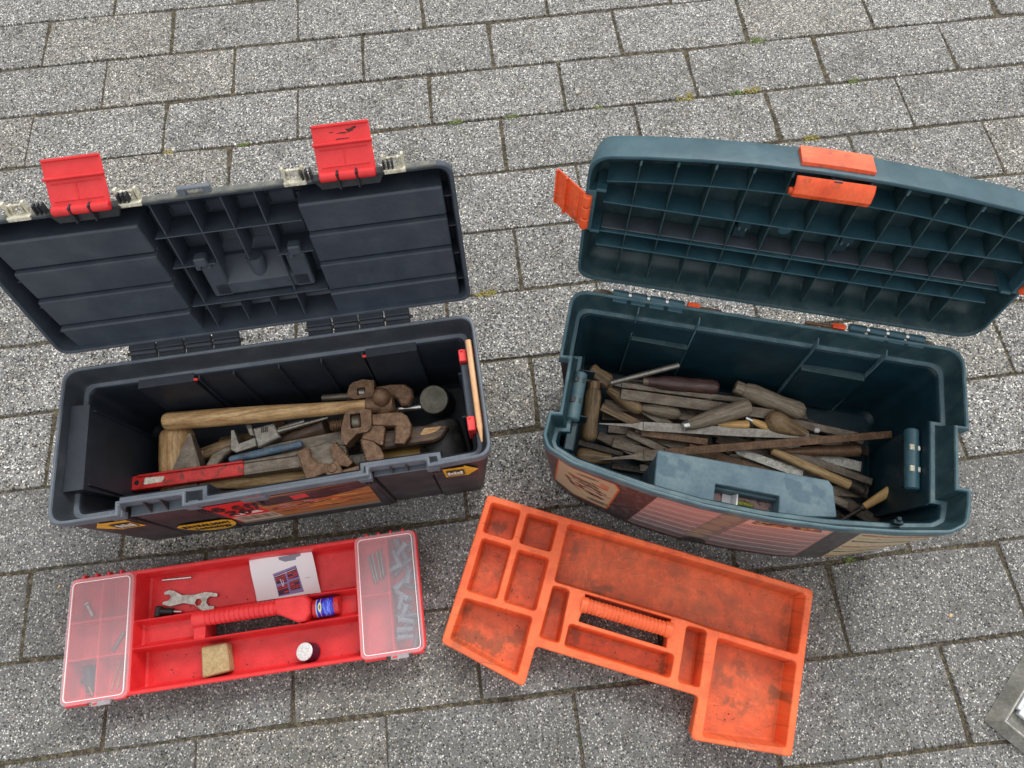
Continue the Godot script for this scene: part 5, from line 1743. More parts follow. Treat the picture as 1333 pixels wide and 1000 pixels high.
	for k in 6:
		rod(m, V(0.000 + k * 0.0045, 0.093, 0.083), V(0.003 + k * 0.0045, 0.093, 0.083), 0.0085, -1, 12)
	put(m, "adjusting_screw", M["dark_steel"], t)
	# second pipe wrench
	t = in_box("pipe_wrench", "rusty pipe wrench amid the heap, square window showing its adjusting nut", "pipe wrench")
	m = MB.new()
	var hg := pts([0.079, 0.005, 0.085, -0.016, 0.088, -0.023, 0.115, -0.0235, 0.130, -0.019, 0.1285, 0.011, 0.121, 0.018, 0.104, 0.019, 0.092, 0.029, 0.085, 0.036, 0.078, 0.022])
	holed(m, hg, [roundpoly(rectp(0.094, -0.0165, 0.1115, 0.009), 0.002)], 0.124)
	loft(m, [flat(hg, 0.100), flat(hg, 0.124)])
	loft(m, [flat(roundpoly(rectp(0.094, -0.0165, 0.1115, 0.009), 0.002), 0.124), flat(roundpoly(rectp(0.094, -0.0165, 0.1115, 0.009), 0.002), 0.108)])
	cap(m, hg, 0.108)
	put(m, "housing", M["rust"], t, 25)
	m = MB.new()
	rod(m, V(0.0955, 0.114, -0.0035), V(0.110, 0.114, -0.0035), 0.0122, -1, 20)
	put(m, "adjusting_nut", M["rust_grey"], t)
	m = MB.new()
	for k in 6:
		rod(m, V(0.060 + k * 0.0042, 0.110, -0.005), V(0.0628 + k * 0.0042, 0.110, -0.005), 0.0105, 0.0095, 14)
	rod(m, V(0.058, 0.110, -0.005), V(0.09, 0.110, -0.005), 0.008)
	put(m, "adjusting_screw", M["rust"], t)
	m = MB.new()
	var h2 := pts([0.129, -0.0125, 0.166, -0.011, 0.179, -0.009, 0.188, -0.001, 0.1935, 0.015, 0.190, 0.034, 0.179, 0.047, 0.163, 0.044])
	h2.append_array(saw_edge(V2(0.1625, 0.040), V2(0.1655, 0.013), 7, 0.002))
	h2.append_array(pts([0.146, 0.010, 0.129, 0.007]))
	slab(m, h2, 0.100, 0.120, 0.0015)
	put(m, "hook_jaw", M["rust"], t, 25)
	m = MB.new()
	var hl := pts([0.116, 0.010, 0.143, 0.0045])
	hl.append_array(saw_edge(V2(0.150, 0.014), V2(0.1445, 0.043), 6, 0.0016))
	hl.append_array(pts([0.138, 0.041, 0.128, 0.033, 0.110, 0.026]))
	slab(m, hl, 0.097, 0.117, 0.0006)
	put(m, "heel_jaw", M["rust"], t, 25)
	m = MB.new()
	rod(m, V(0.1255, 0.123, 0.0085), V(0.1255, 0.126, 0.0085), 0.003)
	put(m, "rivet", M["rust_grey"], t)
	plate(t, "shaft", [-65, 6, -20, 2, 76, -3, 92, 24, 60, 26, 13, 28, -7, 26, -60, 22], 0.070, 0.088, M["rust_grey"])
	# third pipe wrench behind the hammer
	t = in_box("pipe_wrench", "rusty pipe wrench head behind the hammer head, against the back wall of the grey toolbox", "pipe wrench")
	m = MB.new()
	var h3 := pts([0.090, -0.061, 0.094, -0.073, 0.101, -0.078, 0.117, -0.0805, 0.136, -0.076, 0.134, -0.047, 0.100, -0.047, 0.091, -0.053])
	var nutwin := roundpoly(rectp(0.106, -0.066, 0.120, -0.053), 0.002)
	holed(m, h3, [nutwin], 0.112)
	loft(m, [flat(h3, 0.08), flat(h3, 0.112)])
	loft(m, [flat(nutwin, 0.112), flat(nutwin, 0.098)])
	put(m, "housing", M["rust"], t, 25)
	m = MB.new()
	rod(m, V(0.107, 0.103, -0.0595), V(0.119, 0.103, -0.0595), 0.0075, -1, 14)
	put(m, "adjusting_nut", M["steel"], t)
	plate(t, "hook_jaw", [136, -67, 162, -68, 186, -65, 198, -54, 200, -40, 187, -26, 177, -27, 171, -40, 158, -47, 136, -49], 0.086, 0.106, M["rust"], 0.003)
	m = MB.new()
	rod(m, V(0.04, 0.088, -0.066), V(0.095, 0.092, -0.061), 0.006)
	rod(m, V(0.086, 0.096, -0.060), V(0.096, 0.096, -0.060), 0.009)
	put(m, "shaft", M["rust_grey"], t)
	# adjustable wrench
	t = in_box("adjustable_wrench", "grey steel adjustable wrench with open square jaws pointing left", "wrench")
	plate(t, "fixed_jaw", [-116, -30, -110, -30, -102, -4, -74, -11, -72, 5, -107, 11.5, -116, 5], 0.078, 0.092, M["steel"], 0.001, 0.001)
	plate(t, "sliding_jaw", [-92, -37, -82, -37, -76, -14, -84, -16], 0.080, 0.091, M["steel"], 0.001, 0.001)
	plate(t, "body", [-78, -26, -41, -31, -31, -4, -69, 10], 0.080, 0.0955, M["steel"], 0.002, 0.002)
	m = MB.new()
	for k in 4:
		rod(m, V(-0.062 + k * 0.003, 0.0945, -0.026), V(-0.062 + k * 0.003, 0.0945, -0.016), 0.0016, -1, 8)
	put(m, "thumb_screw", M["dark_steel"], t)
	m = MB.new()
	rod(m, V(-0.036, 0.090, -0.016), V(0.052, 0.101, -0.0245), 0.0045, 0.0022)
	rod(m, V(-0.036, 0.086, -0.020), V(0.010, 0.090, -0.028), 0.0055, 0.005)
	put(m, "handle", M["steel"], t)
	# blue gripped pliers
	t = in_box("pliers", "water pump pliers with a worn blue grip lying between the wrenches", "pliers")
	m = MB.new()
	m.x = along(V(-0.120, 0.088, 0.0215), V(0.006, 0.0965, 0.014))
	lathe(m, [Vector2(0, 0.0), Vector2(0.001, 0.004), Vector2(0.004, 0.0062), Vector2(0.06, 0.0070), Vector2(0.122, 0.0066), Vector2(0.126, 0.005)], Transform3D.IDENTITY, 14, 0.8)
	put(m, "grip", M["blue_grip"], t)
	plate(t, "jaw", [-162, 26, -150, 6, -128, -4, -116, -3, -117, 4, -131, 13, -141, 28], 0.074, 0.086, M["rust_grey"], 0.002)
	# hammer handles and other wooden pieces
	t = tool_at("wooden_hammer", "pale wooden shaft lying along the front under the red wrench", "hammer", V(-0.186, 0.078, 0.054), V(0.012, 0.070, 0.066))
	m = MB.new()
	lathe(m, [Vector2(0, 0.0), Vector2(0.002, 0.005), Vector2(0.03, 0.0072), Vector2(0.08, 0.0112), Vector2(0.13, 0.0130), Vector2(0.185, 0.0128), Vector2(0.198, 0.010), Vector2(0.199, 0.0)], Transform3D.IDENTITY, 18)
	put(m, "handle", M["wood_pale"], t)
	t = in_box("pry_handle", "dark worn wooden stick with a slanting bare tip, pointing right under the wrench jaw", "stick")
	plate(t, "wood", [104, 14, 134, 13, 204, 14, 250, 18, 253, 23, 240, 40, 226, 45, 138, 45, 104, 44], 0.084, 0.104, M["wood_dark"], 0.003, 0.006)
	plate(t, "bare_tip", [212, 20, 244, 20, 232, 28, 218, 31, 202, 32], 0.1036, 0.1046, M["wood_honey"], 0.0003, 0.004)
	t = tool_at("screwdriver", "screwdriver with yellow plastic handle and paper label, near the black mallet", "screwdriver", V(0.070, 0.052, 0.043), V(0.197, 0.052, 0.0475))
	m = MB.new()
	lathe(m, [Vector2(0.062, 0.010), Vector2(0.064, 0.0116), Vector2(0.1245, 0.0120), Vector2(0.127, 0.0105), Vector2(0.127, 0.0)], Transform3D.IDENTITY, 14)
	put(m, "handle", M["amber"], t)
	m = MB.new()
	lathe(m, [Vector2(-0.004, 0.0), Vector2(-0.004, 0.0105), Vector2(0.0630, 0.0119)], Transform3D.IDENTITY, 14)
	put(m, "label", M["white_paint"], t)
	m = MB.new()
	for k in 3:
		bb(m, 0.045 + (k % 2) * 0.006, 0.0105, -0.007 + k * 0.005, 0.053 + (k % 2) * 0.006, 0.0124, -0.004 + k * 0.005, 0.0003)
	put(m, "label_print", M["black_plastic"], t)
	# rubber mallets
	t = tool_at("rubber_mallet", "black rubber mallet with its round grey face turned up at the back right", "mallet", V(0.2385, 0.020, -0.050), V(0.2335, 0.108, -0.0275))
	m = MB.new()
	lathe(m, [Vector2(0.0, 0.0), Vector2(0.0, 0.024), Vector2(0.003, 0.0265), Vector2(0.086, 0.0258), Vector2(0.0895, 0.0243), Vector2(0.0903, 0.0236)], Transform3D.IDENTITY, 32)
	put(m, "head", M["rubber"], t)
	m = MB.new()
	lathe(m, [Vector2(0.0900, 0.0237), Vector2(0.0906, 0.0232), Vector2(0.0908, 0.0)], Transform3D.IDENTITY, 32)
	put(m, "face", M["rubber_face"], t)
	m = MB.new()
	m.x = (along(V(0.2385, 0.020, -0.050), V(0.2335, 0.108, -0.0275))).affine_inverse()
	rod(m, V(0.166, 0.074, -0.031), V(0.212, 0.074, -0.030), 0.0062)
	put(m, "shaft", M["chrome"], t)
	t = tool_at("rubber_mallet", "larger black rubber mallet lying on its side at the front right", "mallet", V(0.237, 0.060, 0.014), V(0.246, 0.048, 0.094))
	m = MB.new()
	lathe(m, [Vector2(-0.012, 0.0), Vector2(-0.012, 0.031), Vector2(-0.008, 0.034), Vector2(0.02, 0.0352), Vector2(0.080, 0.0352), Vector2(0.084, 0.033), Vector2(0.085, 0.0)], Transform3D.IDENTITY, 32)
	put(m, "head", M["rubber"], t)
	# more wood and iron lower down
	t = tool_at("wooden_hammer", "dark brown shaft end under the hammer, left of the wrench screw", "hammer", V(-0.05, 0.062, -0.006), V(0.044, 0.082, -0.015))
	m = MB.new()
	lathe(m, [Vector2(0, 0.010), Vector2(0.05, 0.0115), Vector2(0.078, 0.0125), Vector2(0.093, 0.0150), Vector2(0.096, 0.0135), Vector2(0.097, 0.0)], Transform3D.IDENTITY, 16, 1.1)
	put(m, "handle", M["wood_dark"], t)
	t = tool_at("wooden_hammer", "brown wooden shaft with a white mark beside the pointed wedge", "hammer", V(-0.196, 0.058, 0.000), V(-0.105, 0.064, -0.018))
	m = MB.new()
	lathe(m, [Vector2(0, 0.0), Vector2(0.0005, 0.012), Vector2(0.05, 0.0125), Vector2(0.091, 0.012), Vector2(0.092, 0.0)], Transform3D.IDENTITY, 16)
	put(m, "handle", M["wood_brown"], t)
	m = MB.new()
	bb(m, 0.018, 0.009, -0.003, 0.026, 0.0127, 0.004, 0.001)
	put(m, "paint_mark", M["white_paint"], t)
	t = in_box("iron_bar", "brown rusty iron block under the adjustable wrench", "iron")
	plate(t, "bar", [-52, -44, -32, -43, -25, 3, -66, 2], 0.054, 0.07, M["rust"], 0.002)
	t = in_box("iron_plate", "small dark iron plate low at the front under the pale handle", "iron")
	plate(t, "plate", [-176, 54, -119, 58, -121, 74, -174, 70], 0.044, 0.060, M["dark_steel"], 0.002)
	t = tool_at("wooden_pole", "long wooden shaft at the bottom of the grey toolbox behind the wrenches", "pole", V(-0.16, 0.026, -0.03), V(0.17, 0.032, -0.035))
	m = MB.new()
	rod(m, V(0, 0, 0), V(0.33, 0, 0), 0.013, 0.011)
	put(m, "handle", M["wood_brown"], t)
	t = in_box("iron_bars", "heap of dark iron bars at the bottom of the grey toolbox", "iron")
	t.set_meta("kind", "stuff")
	m = MB.new()
	for k in 16:
		var c := V(rng.randf_range(-0.12, 0.16), 0.024 + 0.024 * (k % 2), rng.randf_range(-0.02, 0.07))
		box(m, c, V(rng.randf_range(0.1, 0.18), 0.018, rng.randf_range(0.014, 0.026)), 0.002, Basis(Vector3.UP, rng.randf_range(-0.35, 0.35)))
	put(m, "bars", M["dark_steel"], t)

# ------------------------------------------------------------------ tools in the right toolbox
func build_right_tools():
	box_at = Transform3D(Basis(Vector3.UP, deg_to_rad(-18.3)), V(0.391, 0, -0.291))
	var m: MB
	var t
	turned_handle("file_handle", "dark wine-red turned handle with a dull ferrule, lying near the back wall", V(-0.149, 0.078, -0.0585), V(-0.026, 0.080, -0.071), 0.0135, M["wood_wine"], 1, M["rust_grey"], 0.034)
	turned_handle("file_handle", "large smooth grey wooden handle lying slantwise at the back, right of the wine-red one", V(0.004, 0.066, -0.084), V(0.128, 0.062, -0.060), 0.0165, M["wood_grey"], 2)
	turned_handle("file_handle", "grey wooden handle with a bright metal ferrule, on top in the middle of the heap", V(-0.071, 0.079, 0.0075), V(0.027, 0.089, -0.044), 0.0148, M["wood_grey"], 4, M["chrome"], 0.0)
	turned_handle("awl_handle", "small yellow wooden handle with a blunt end, in front of the grey handle", V(-0.020, 0.066, -0.0085), V(0.033, 0.069, -0.0175), 0.0072, M["wood_yellow"], 4)
	turned_handle("awl_handle", "small yellow wooden handle with a bright ferrule, half under the bulb-shaped handle", V(0.034, 0.068, -0.0265), V(0.078, 0.062, -0.018), 0.0068, M["wood_yellow"], 0, M["chrome"])
	turned_handle("file_handle", "bulb-shaped light brown handle with a rough skin, right of the yellow ones", V(0.133, 0.056, -0.0215), V(0.060, 0.074, -0.034), 0.0185, M["wood_brown"], 3)
	turned_handle("file_handle", "brown turned handle standing across the left end of the heap", V(-0.241, 0.078, -0.039), V(-0.233, 0.058, 0.064), 0.0150, M["wood_brown"], 2)
	turned_handle("file_handle", "brown handle with a knob end in the back left corner of the teal toolbox", V(-0.207, 0.060, -0.048), V(-0.254, 0.066, -0.067), 0.0145, M["wood_brown"], 2)
	turned_handle("file_handle", "dusty brown handle with rounded end, left of the broad rusty file", V(-0.214, 0.056, -0.040), V(-0.148, 0.050, -0.012), 0.0135, M["wood_brown"], 0)
	turned_handle("file_handle", "grey rounded handle end peeping out under the broad rusty file", V(-0.150, 0.052, -0.018), V(-0.080, 0.047, -0.021), 0.0125, M["wood_grey"], 0)
	turned_handle("file_handle", "dark bulbous handle low in the front left corner of the teal toolbox", V(-0.188, 0.036, 0.079), V(-0.250, 0.036, 0.088), 0.0165, M["wood_brown"], 3)
	t = tool_at("steel_rod", "plain round steel rod sticking up to the right at the back left", "rod", V(-0.213, 0.080, -0.042), V(-0.101, 0.104, -0.090))
	m = MB.new()
	rod(m, V(0, 0, 0), V(0.122, 0, 0), 0.0048, -1, 14)
	put(m, "rod", M["steel"], t)
	flat_file("flat_file", "broad rusty flat file with a square end, on top at the left", V(-0.192, 0.0715, -0.029), V(0.075, 0.061, -0.047), 0.0185, 0.0065, M["rust_grey"], 0.05, 0.0, 0.35)
	flat_file("flat_file", "narrow flat file with a long pointed tang, behind the broad rusty one", V(-0.193, 0.069, -0.0475), V(0.030, 0.064, -0.0625), 0.010, 0.0055, M["rust_grey"], 0.1, 0.064, 0.5)
	flat_file("half_round_file", "long grey half-round file with a needle tang, running across the middle", V(-0.145, 0.063, 0.0195), V(0.135, 0.062, -0.019), 0.0165, 0.0075, M["steel"], 0.35, 0.076, 0.25, false)
	flat_file("rasp", "long light brown rasp on top, reaching out to the right over the other files", V(-0.105, 0.0745, 0.0625), V(0.264, 0.0805, -0.0425), 0.0135, 0.0075, M["rust"], 0.12, 0.0, 0.3, true, "rasp")
	t = tool_at("round_bar", "thick rusty round bar with a blunt end, under the rasp", "bar", V(0.09, 0.045, 0.014), V(0.226, 0.050, -0.015))
	m = MB.new()
	lathe(m, [Vector2(0, 0.004), Vector2(0.05, 0.0085), Vector2(0.12, 0.0105), Vector2(0.138, 0.0105), Vector2(0.139, 0.0098), Vector2(0.139, 0.0)], Transform3D.IDENTITY, 16)
	put(m, "bar", M["rust"], t)
	flat_file("flat_file", "dark flat file end behind the thick round bar", V(0.05, 0.036, -0.028), V(0.249, 0.033, -0.022), 0.020, 0.008, M["dark_steel"], 0.1, 0.0)
	flat_file("flat_file", "light grey flat file end below the thick round bar", V(0.07, 0.033, -0.002), V(0.235, 0.037, 0.010), 0.018, 0.006, M["zinc"], 0.0, 0.0)
	flat_file("flat_file", "brown flat file slanting down to the right behind the tan round handle", V(0.05, 0.047, 0.001), V(0.250, 0.045, 0.036), 0.0145, 0.006, M["rust_grey"], 0.15, 0.0)
	t = tool_at("chisel", "chisel with a long tan round handle and a dark capped end", "chisel", V(0.075, 0.063, 0.0195), V(0.238, 0.055, 0.059))
	m = MB.new()
	rod(m, V(0, 0, 0), V(0.138, 0, 0), 0.0065, 0.0085, 14)
	put(m, "handle", M["wood_pale"], t)
	m = MB.new()
	lathe(m, [Vector2(0.1365, 0.0082), Vector2(0.138, 0.0088), Vector2(0.160, 0.0088), Vector2(0.161, 0.0115), Vector2(0.1645, 0.0118), Vector2(0.165, 0.0)], Transform3D.IDENTITY, 16)
	put(m, "cap", M["dark_steel"], t)
	t = tool_at("knife_blade", "bare silver knife blade lying behind the blue-grey bin", "blade", V(0.020, 0.056, 0.030), V(0.134, 0.050, 0.047))
	m = MB.new()
	slab(m, pts([-0.006, -0.002, 0.02, -0.008, 0.115, -0.008, 0.115, 0.008, 0.0, 0.006]), -0.0012, 0.0012, 0.0005)
	put(m, "blade", M["zinc"], t)
	flat_file("flat_file", "wide dark flat file in the front right, under the small screwdriver", V(0.115, 0.037, 0.031), V(0.272, 0.031, 0.104), 0.021, 0.007, M["rust_grey"], 0.05, 0.0)
	flat_file("flat_file", "narrow dark file against the front wall, below the small screwdriver", V(0.15, 0.026, 0.070), V(0.231, 0.021, 0.112), 0.014, 0.006, M["dark_steel"], 0.05, 0.0)
	t = tool_at("screwdriver", "small screwdriver with a pale wooden handle leaning at the front right", "screwdriver", V(0.192, 0.043, 0.120), V(0.275, 0.081, 0.046))
	m = MB.new()
	rod(m, V(0, 0, 0), V(0.052, 0, 0), 0.0032, 0.0038)
	rod(m, V(0.048, 0, 0), V(0.056, 0, 0), 0.0052, 0.0058)
	put(m, "shank", M["dark_steel"], t)
	m = MB.new()
	lathe(m, [Vector2(0.055, 0.0052), Vector2(0.057, 0.0058), Vector2(0.085, 0.0078), Vector2(0.108, 0.0092), Vector2(0.114, 0.0085), Vector2(0.1175, 0.005), Vector2(0.118, 0.0)], Transform3D.IDENTITY, 16)
	put(m, "handle", M["wood_yellow"], t)
	flat_file("flat_file", "flat file with a pointed end low at the left, beside the blue-grey bin", V(-0.135, 0.052, 0.069), V(-0.07, 0.060, 0.052), 0.019, 0.007, M["rust_grey"], 0.0, 0.08)
	flat_file("flat_file", "small dark flat bar lying deep in the front left", V(-0.185, 0.024, 0.0885), V(-0.105, 0.022, 0.085), 0.012, 0.006, M["dark_steel"], 0.0, 0.0)
	flat_file("flat_chisel", "brown chisel blade with a shouldered end, in front of the half-round file", V(-0.145, 0.050, 0.0275), V(-0.03, 0.050, 0.0215), 0.012, 0.007, M["rust"], 0.0, 0.0, 0.2, false, "chisel")
	flat_file("flat_chisel", "dark brown chisel blade pointing down to the right beside the blue-grey bin", V(-0.168, 0.042, 0.030), V(-0.085, 0.042, 0.054), 0.013, 0.007, M["rust_grey"], 0.0, 0.0, 0.0, false, "chisel")
	flat_file("scraper", "dark scraper with a brassy edge below the dusty brown handle", V(-0.220, 0.048, -0.008), V(-0.135, 0.040, 0.014), 0.015, 0.007, M["wood_brown"], 0.1, 0.0, 0.3, false, "scraper")
	flat_file("scraper", "thin dark strip at the left end under the turned handle", V(-0.250, 0.052, 0.066), V(-0.170, 0.047, 0.0715), 0.010, 0.004, M["dark_steel"], 0.3, 0.0, 0.2, false, "scraper")
	flat_file("flat_file", "flat brown file end left of the blue-grey bin, below the dark strip", V(-0.190, 0.038, 0.052), V(-0.120, 0.036, 0.057), 0.016, 0.006, M["rust_grey"], 0.0, 0.0)
	flat_file("flat_file", "reddish brown toothed file between the silver blade and the blue-grey bin", V(-0.06, 0.044, 0.036), V(0.105, 0.044, 0.058), 0.016, 0.006, M["rust"], 0.0, 0.0)
	flat_file("flat_file", "dark flat file at the back right, running under the large grey handle", V(0.06, 0.042, -0.078), V(0.192, 0.036, -0.038), 0.012, 0.007, M["dark_steel"], 0.0, 0.0)
	flat_file("flat_file", "brown stub of a file right of the bulb-shaped handle", V(0.085, 0.054, -0.046), V(0.148, 0.052, -0.036), 0.011, 0.008, M["rust_grey"], 0.2, 0.0)
	# heap below
	t = in_box("old_files", "heap of dark old files filling the bottom of the teal toolbox", "files")
	t.set_meta("kind", "stuff")
	m = MB.new()
	for k in 46:
		var c := V(rng.randf_range(-0.16, 0.17), 0.016 + 0.0085 * (k % 4), rng.randf_range(-0.06, 0.07))
		box(m, c, V(rng.randf_range(0.10, 0.19), 0.007, rng.randf_range(0.011, 0.020)), 0.001, Basis(Vector3.UP, rng.randf_range(-0.4, 0.3)) * Basis(Vector3.RIGHT, rng.randf_range(-0.2, 0.2)))
	put(m, "files", M["rust_grey"], t)
	t = in_box("plastic_cap", "tiny white plastic cap behind the rasp", "cap")
	m = MB.new()
	lathe(m, [Vector2(0, 0.0), Vector2(0.0, 0.0045), Vector2(0.006, 0.0045), Vector2(0.0085, 0.002), Vector2(0.0085, 0.0)], along(V(0.150, 0.050, -0.036), V(0.158, 0.054, -0.036)), 10)
	put(m, "cap", M["paper_white"], t)
	# what lies in the window of the front bin
	t = tool_at("wall_plug", "yellow-green ribbed wall plug lying in the window of the blue-grey bin", "wall plug", V(-0.003, 0.1515, 0.1425), V(0.026, 0.1515, 0.143))
	m = MB.new()
	var pr := [Vector2(0, 0.003), Vector2(0.001, 0.0042)]
	for k in 5:
		pr.append_array([Vector2(0.010 + k * 0.003, 0.0042), Vector2(0.0108 + k * 0.003, 0.0032), Vector2(0.0122 + k * 0.003, 0.0032)])
	pr.append_array([Vector2(0.026, 0.0038), Vector2(0.029, 0.001)])
	lathe(m, pr, Transform3D.IDENTITY, 10)
	put(m, "plug", M["green_plug"], t)
	t = in_box("folded_paper", "small white folded paper standing in the window of the blue-grey bin", "paper")
	m = MB.new()
	box(m, V(-0.0055, 0.156, 0.1415), V(0.0022, 0.018, 0.019), 0.0006, Basis(Vector3.BACK, -0.3))
	box(m, V(-0.0135, 0.1482, 0.1415), V(0.017, 0.0016, 0.019), 0.0006)
	put(m, "paper", M["paper_white"], t)

# ------------------------------------------------------------------ small things in the red tray
func build_red_tray_items():
	box_at = Transform3D(Basis(Vector3.UP, deg_to_rad(1.5)), V(-0.440, 0, -0.089))
	var m: MB
	var t = tool_at("steel_pin", "thin bright steel pin at the back of the red tray", "pin", V(-0.1535, 0.0095, -0.0785), V(-0.104, 0.0095, -0.0765))
	m = MB.new()
	rod(m, V(0, 0, 0), V(0.0495, 0, 0), 0.0022)
	put(m, "pin", M["chrome"], t)
	t = in_box("flat_spanner", "flat grey metal spanner with two forked ends and a hexagon hole", "spanner")
	m = MB.new()
	var o := pts([-0.149, -0.058, -0.140, -0.0605, -0.132, -0.058, -0.118, -0.049, -0.097, -0.047, -0.079, -0.0485, -0.066, -0.0455, -0.058, -0.043, -0.060, -0.0375, -0.071, -0.040, -0.0765, -0.037, -0.0775, -0.031, -0.0735, -0.0255, -0.063, -0.0235, -0.0655, -0.0185, -0.076, -0.0175, -0.085, -0.0195, -0.098, -0.0305, -0.115, -0.0355, -0.138, -0.0335, -0.151, -0.0385, -0.150, -0.0425, -0.141, -0.0435, -0.1365, -0.0475, -0.139, -0.0525, -0.148, -0.054])
	var o2 := roundpoly(o, 0.002, 2)
	var hex := PackedVector2Array()
	for k in 6:
		hex.append(V2(-0.0905 + 0.0062 * cos(TAU * k / 6.0), -0.0335 + 0.0062 * sin(TAU * k / 6.0)))
	holed(m, offset(o2, 0.0004), [hex], 0.0125)
	loft(m, [flat(offset(o2, 0.0004), 0.0125), flat(o2, 0.0120), flat(o2, 0.0095)])
	loft(m, [flat(hex, 0.0125), flat(hex, 0.0095)])
	put(m, "spanner", M["zinc"], t, 25)
	t = tool_at("thumb_screw", "black plastic thumb screw with a bare metal tip", "screw", V(-0.158, 0.016, -0.0278), V(-0.114, 0.0115, -0.0222))
	m = MB.new()
	box(m, V(0.004, 0, 0), V(0.0085, 0.014, 0.0185), 0.002)
	rod(m, V(0.007, 0, 0), V(0.0285, 0, 0), 0.0062, 0.0056)
	put(m, "knob", M["black_plastic"], t)
	m = MB.new()
	rod(m, V(0.0275, 0, 0), V(0.041, 0, 0), 0.0026, 0.0022)
	put(m, "tip", M["chrome"], t)
	t = in_box("sanding_block", "tan cork block with rounded edges standing in the front of the red tray", "block")
	m = MB.new()
	slab(m, roundpoly(pts([-0.0765, 0.0385, -0.0360, 0.0375, -0.0305, 0.081, -0.0735, 0.0855]), 0.004), 0.0075, 0.030, 0.002)
	put(m, "block", M["cork"], t, 30)
	t = in_box("bottle_cap", "small round pot with crumpled white top and purple side", "pot")
	m = MB.new()
	lathe(m, [Vector2(0, 0.0), Vector2(0, 0.0135), Vector2(0.001, 0.0147), Vector2(0.022, 0.0150), Vector2(0.0235, 0.0142), Vector2(0.025, 0.0138)], along(V(0.0945, 0.0075, 0.0715), V(0.089, 0.033, 0.069)), 24)
	put(m, "side", M["purple"], t)
	m = MB.new()
	lathe(m, [Vector2(0.0235, 0.0140), Vector2(0.0262, 0.0138), Vector2(0.0272, 0.0120), Vector2(0.0268, 0.006), Vector2(0.0272, 0.0)], along(V(0.0945, 0.0075, 0.0715), V(0.089, 0.033, 0.069)), 24)
	put(m, "top", M["foil"], t)
	# creased paper with a print
	t = in_box("paper_leaflet", "white creased paper leaflet with a small printed picture of red drawers, in the red tray", "leaflet")
	var im := new_image(320, 224, C(226, 224, 228))
	ipoly(im, [150, 8, 264, 0, 262, 16, 236, 22, 232, 34, 176, 36, 150, 22], C(124, 128, 142))
	ipoly(im, [104, 92, 226, 62, 242, 208, 112, 216], C(134, 118, 164))
	var r := RandomNumberGenerator.new()
	r.seed = 4
	for j in 2:
		for i in 2:
			var x0 := 110.0 + i * 62 + j * 3
			var y0 := 96.0 - i * 16 + j * 62
			ipoly(im, [x0, y0 + 6, x0 + 52, y0 - 6, x0 + 56, y0 + 46, x0 + 2, y0 + 52], C(62, 40, 66))
			for k in 4:
				for q in 2:
					if r.randf() < 0.85:
						ipoly(im, [x0 + 2 + q * 26, y0 + 8 + k * 11 - q * 5, x0 + 26 + q * 26, y0 + 3 + k * 11 - q * 5, x0 + 27 + q * 26, y0 + 10 + k * 11 - q * 5, x0 + 3 + q * 26, y0 + 15 + k * 11 - q * 5], C(204, 64, 66).lerp(C(150, 44, 54), r.randf()))
	iline(im, 134, 122, 142, 166, 4, C(226, 214, 224))
	iline(im, 146, 128, 146, 160, 3, C(226, 214, 224))
	iline(im, 110, 108, 222, 80, 3, C(226, 214, 224))
	for k in 5:
		iline(im, 262 + k * 5, 134, 263 + k * 5, 140, 2, C(150, 150, 156))
	m = MB.new()
	var nx := 10
	var nz := 8
	var pp := func(u, v):
		var a := V(-0.0005, 0.028, -0.0875).lerp(V(0.1035, 0.027, -0.0878), u)
		var b := V(0.0065, 0.0125, -0.0208).lerp(V(0.1125, 0.0125, -0.0200), u)
		var p := a.lerp(b, v)
		p.y += 0.0022 * sin(u * 7.0 + v * 2.0) * (1.0 - v) + 0.0016 * sin(v * 6.0 + u * 3.0) - (0.004 * maxf(0.0, u - 0.86) / 0.14)
		return p
	for i in nx:
		for j in nz:
			var u0 := float(i) / nx; var u1 := float(i + 1) / nx; var v0 := float(j) / nz; var v1 := float(j + 1) / nz
			m.quad(pp.call(u0, v0), pp.call(u1, v0), pp.call(u1, v1), pp.call(u0, v1), V2(u0, v0), V2(u1, v0), V2(u1, v1), V2(u0, v1))
	var lm := print_mat(im, 0.75)
	lm.backlight_enabled = false
	put(m, "paper", lm, t, 60)
	# little round tin with a blue label, lying on its side
	t = tool_at("label_reel", "short reel with shiny blue label and gold ring, beside the red handle", "reel", V(0.1085, 0.0375, 0.0072), V(0.150, 0.0375, 0.0062))
	var bl := new_image(128, 128, C(34, 40, 170))
	for k in 18:
		iline(bl, 46 + r.randf_range(0, 74), r.randf_range(0, 128), 46 + r.randf_range(0, 74), r.randf_range(0, 128), 2.5, C(120, 140, 235))
	for k in 7:
		iline(bl, 60 + k * 9, 20, 60 + k * 9, 110, 2.5, C(92, 116, 228))
	ipoly(bl, [0, 0, 8, 0, 8, 128, 0, 128], C(150, 180, 230))
	iline(bl, 34, 0, 30, 128, 5, C(220, 160, 160))
	for k in 9:
		iell(bl, 30, 34 + k * 0, 13, 12, C(206, 204, 140))
	iell(bl, 30, 34, 6, 5, C(90, 90, 80))
	m = MB.new()
	var seg := 24
	for k in seg:
		var a0 := TAU * k / seg
		var a1 := TAU * (k + 1) / seg
		var f := func(x, a): return V(x, 0.0142 * cos(a), 0.0142 * sin(a))
		m.quad(f.call(0.006, a0), f.call(0.034, a0), f.call(0.034, a1), f.call(0.006, a1), V2(0, fmod(a0 / TAU + 0.27, 1.0)), V2(1, fmod(a0 / TAU + 0.27, 1.0)), V2(1, fmod(a0 / TAU + 0.27, 1.0) + 1.0 / seg), V2(0, fmod(a0 / TAU + 0.27, 1.0) + 1.0 / seg))
	put(m, "label", print_mat(bl, 0.25), t, 60)
	m = MB.new()
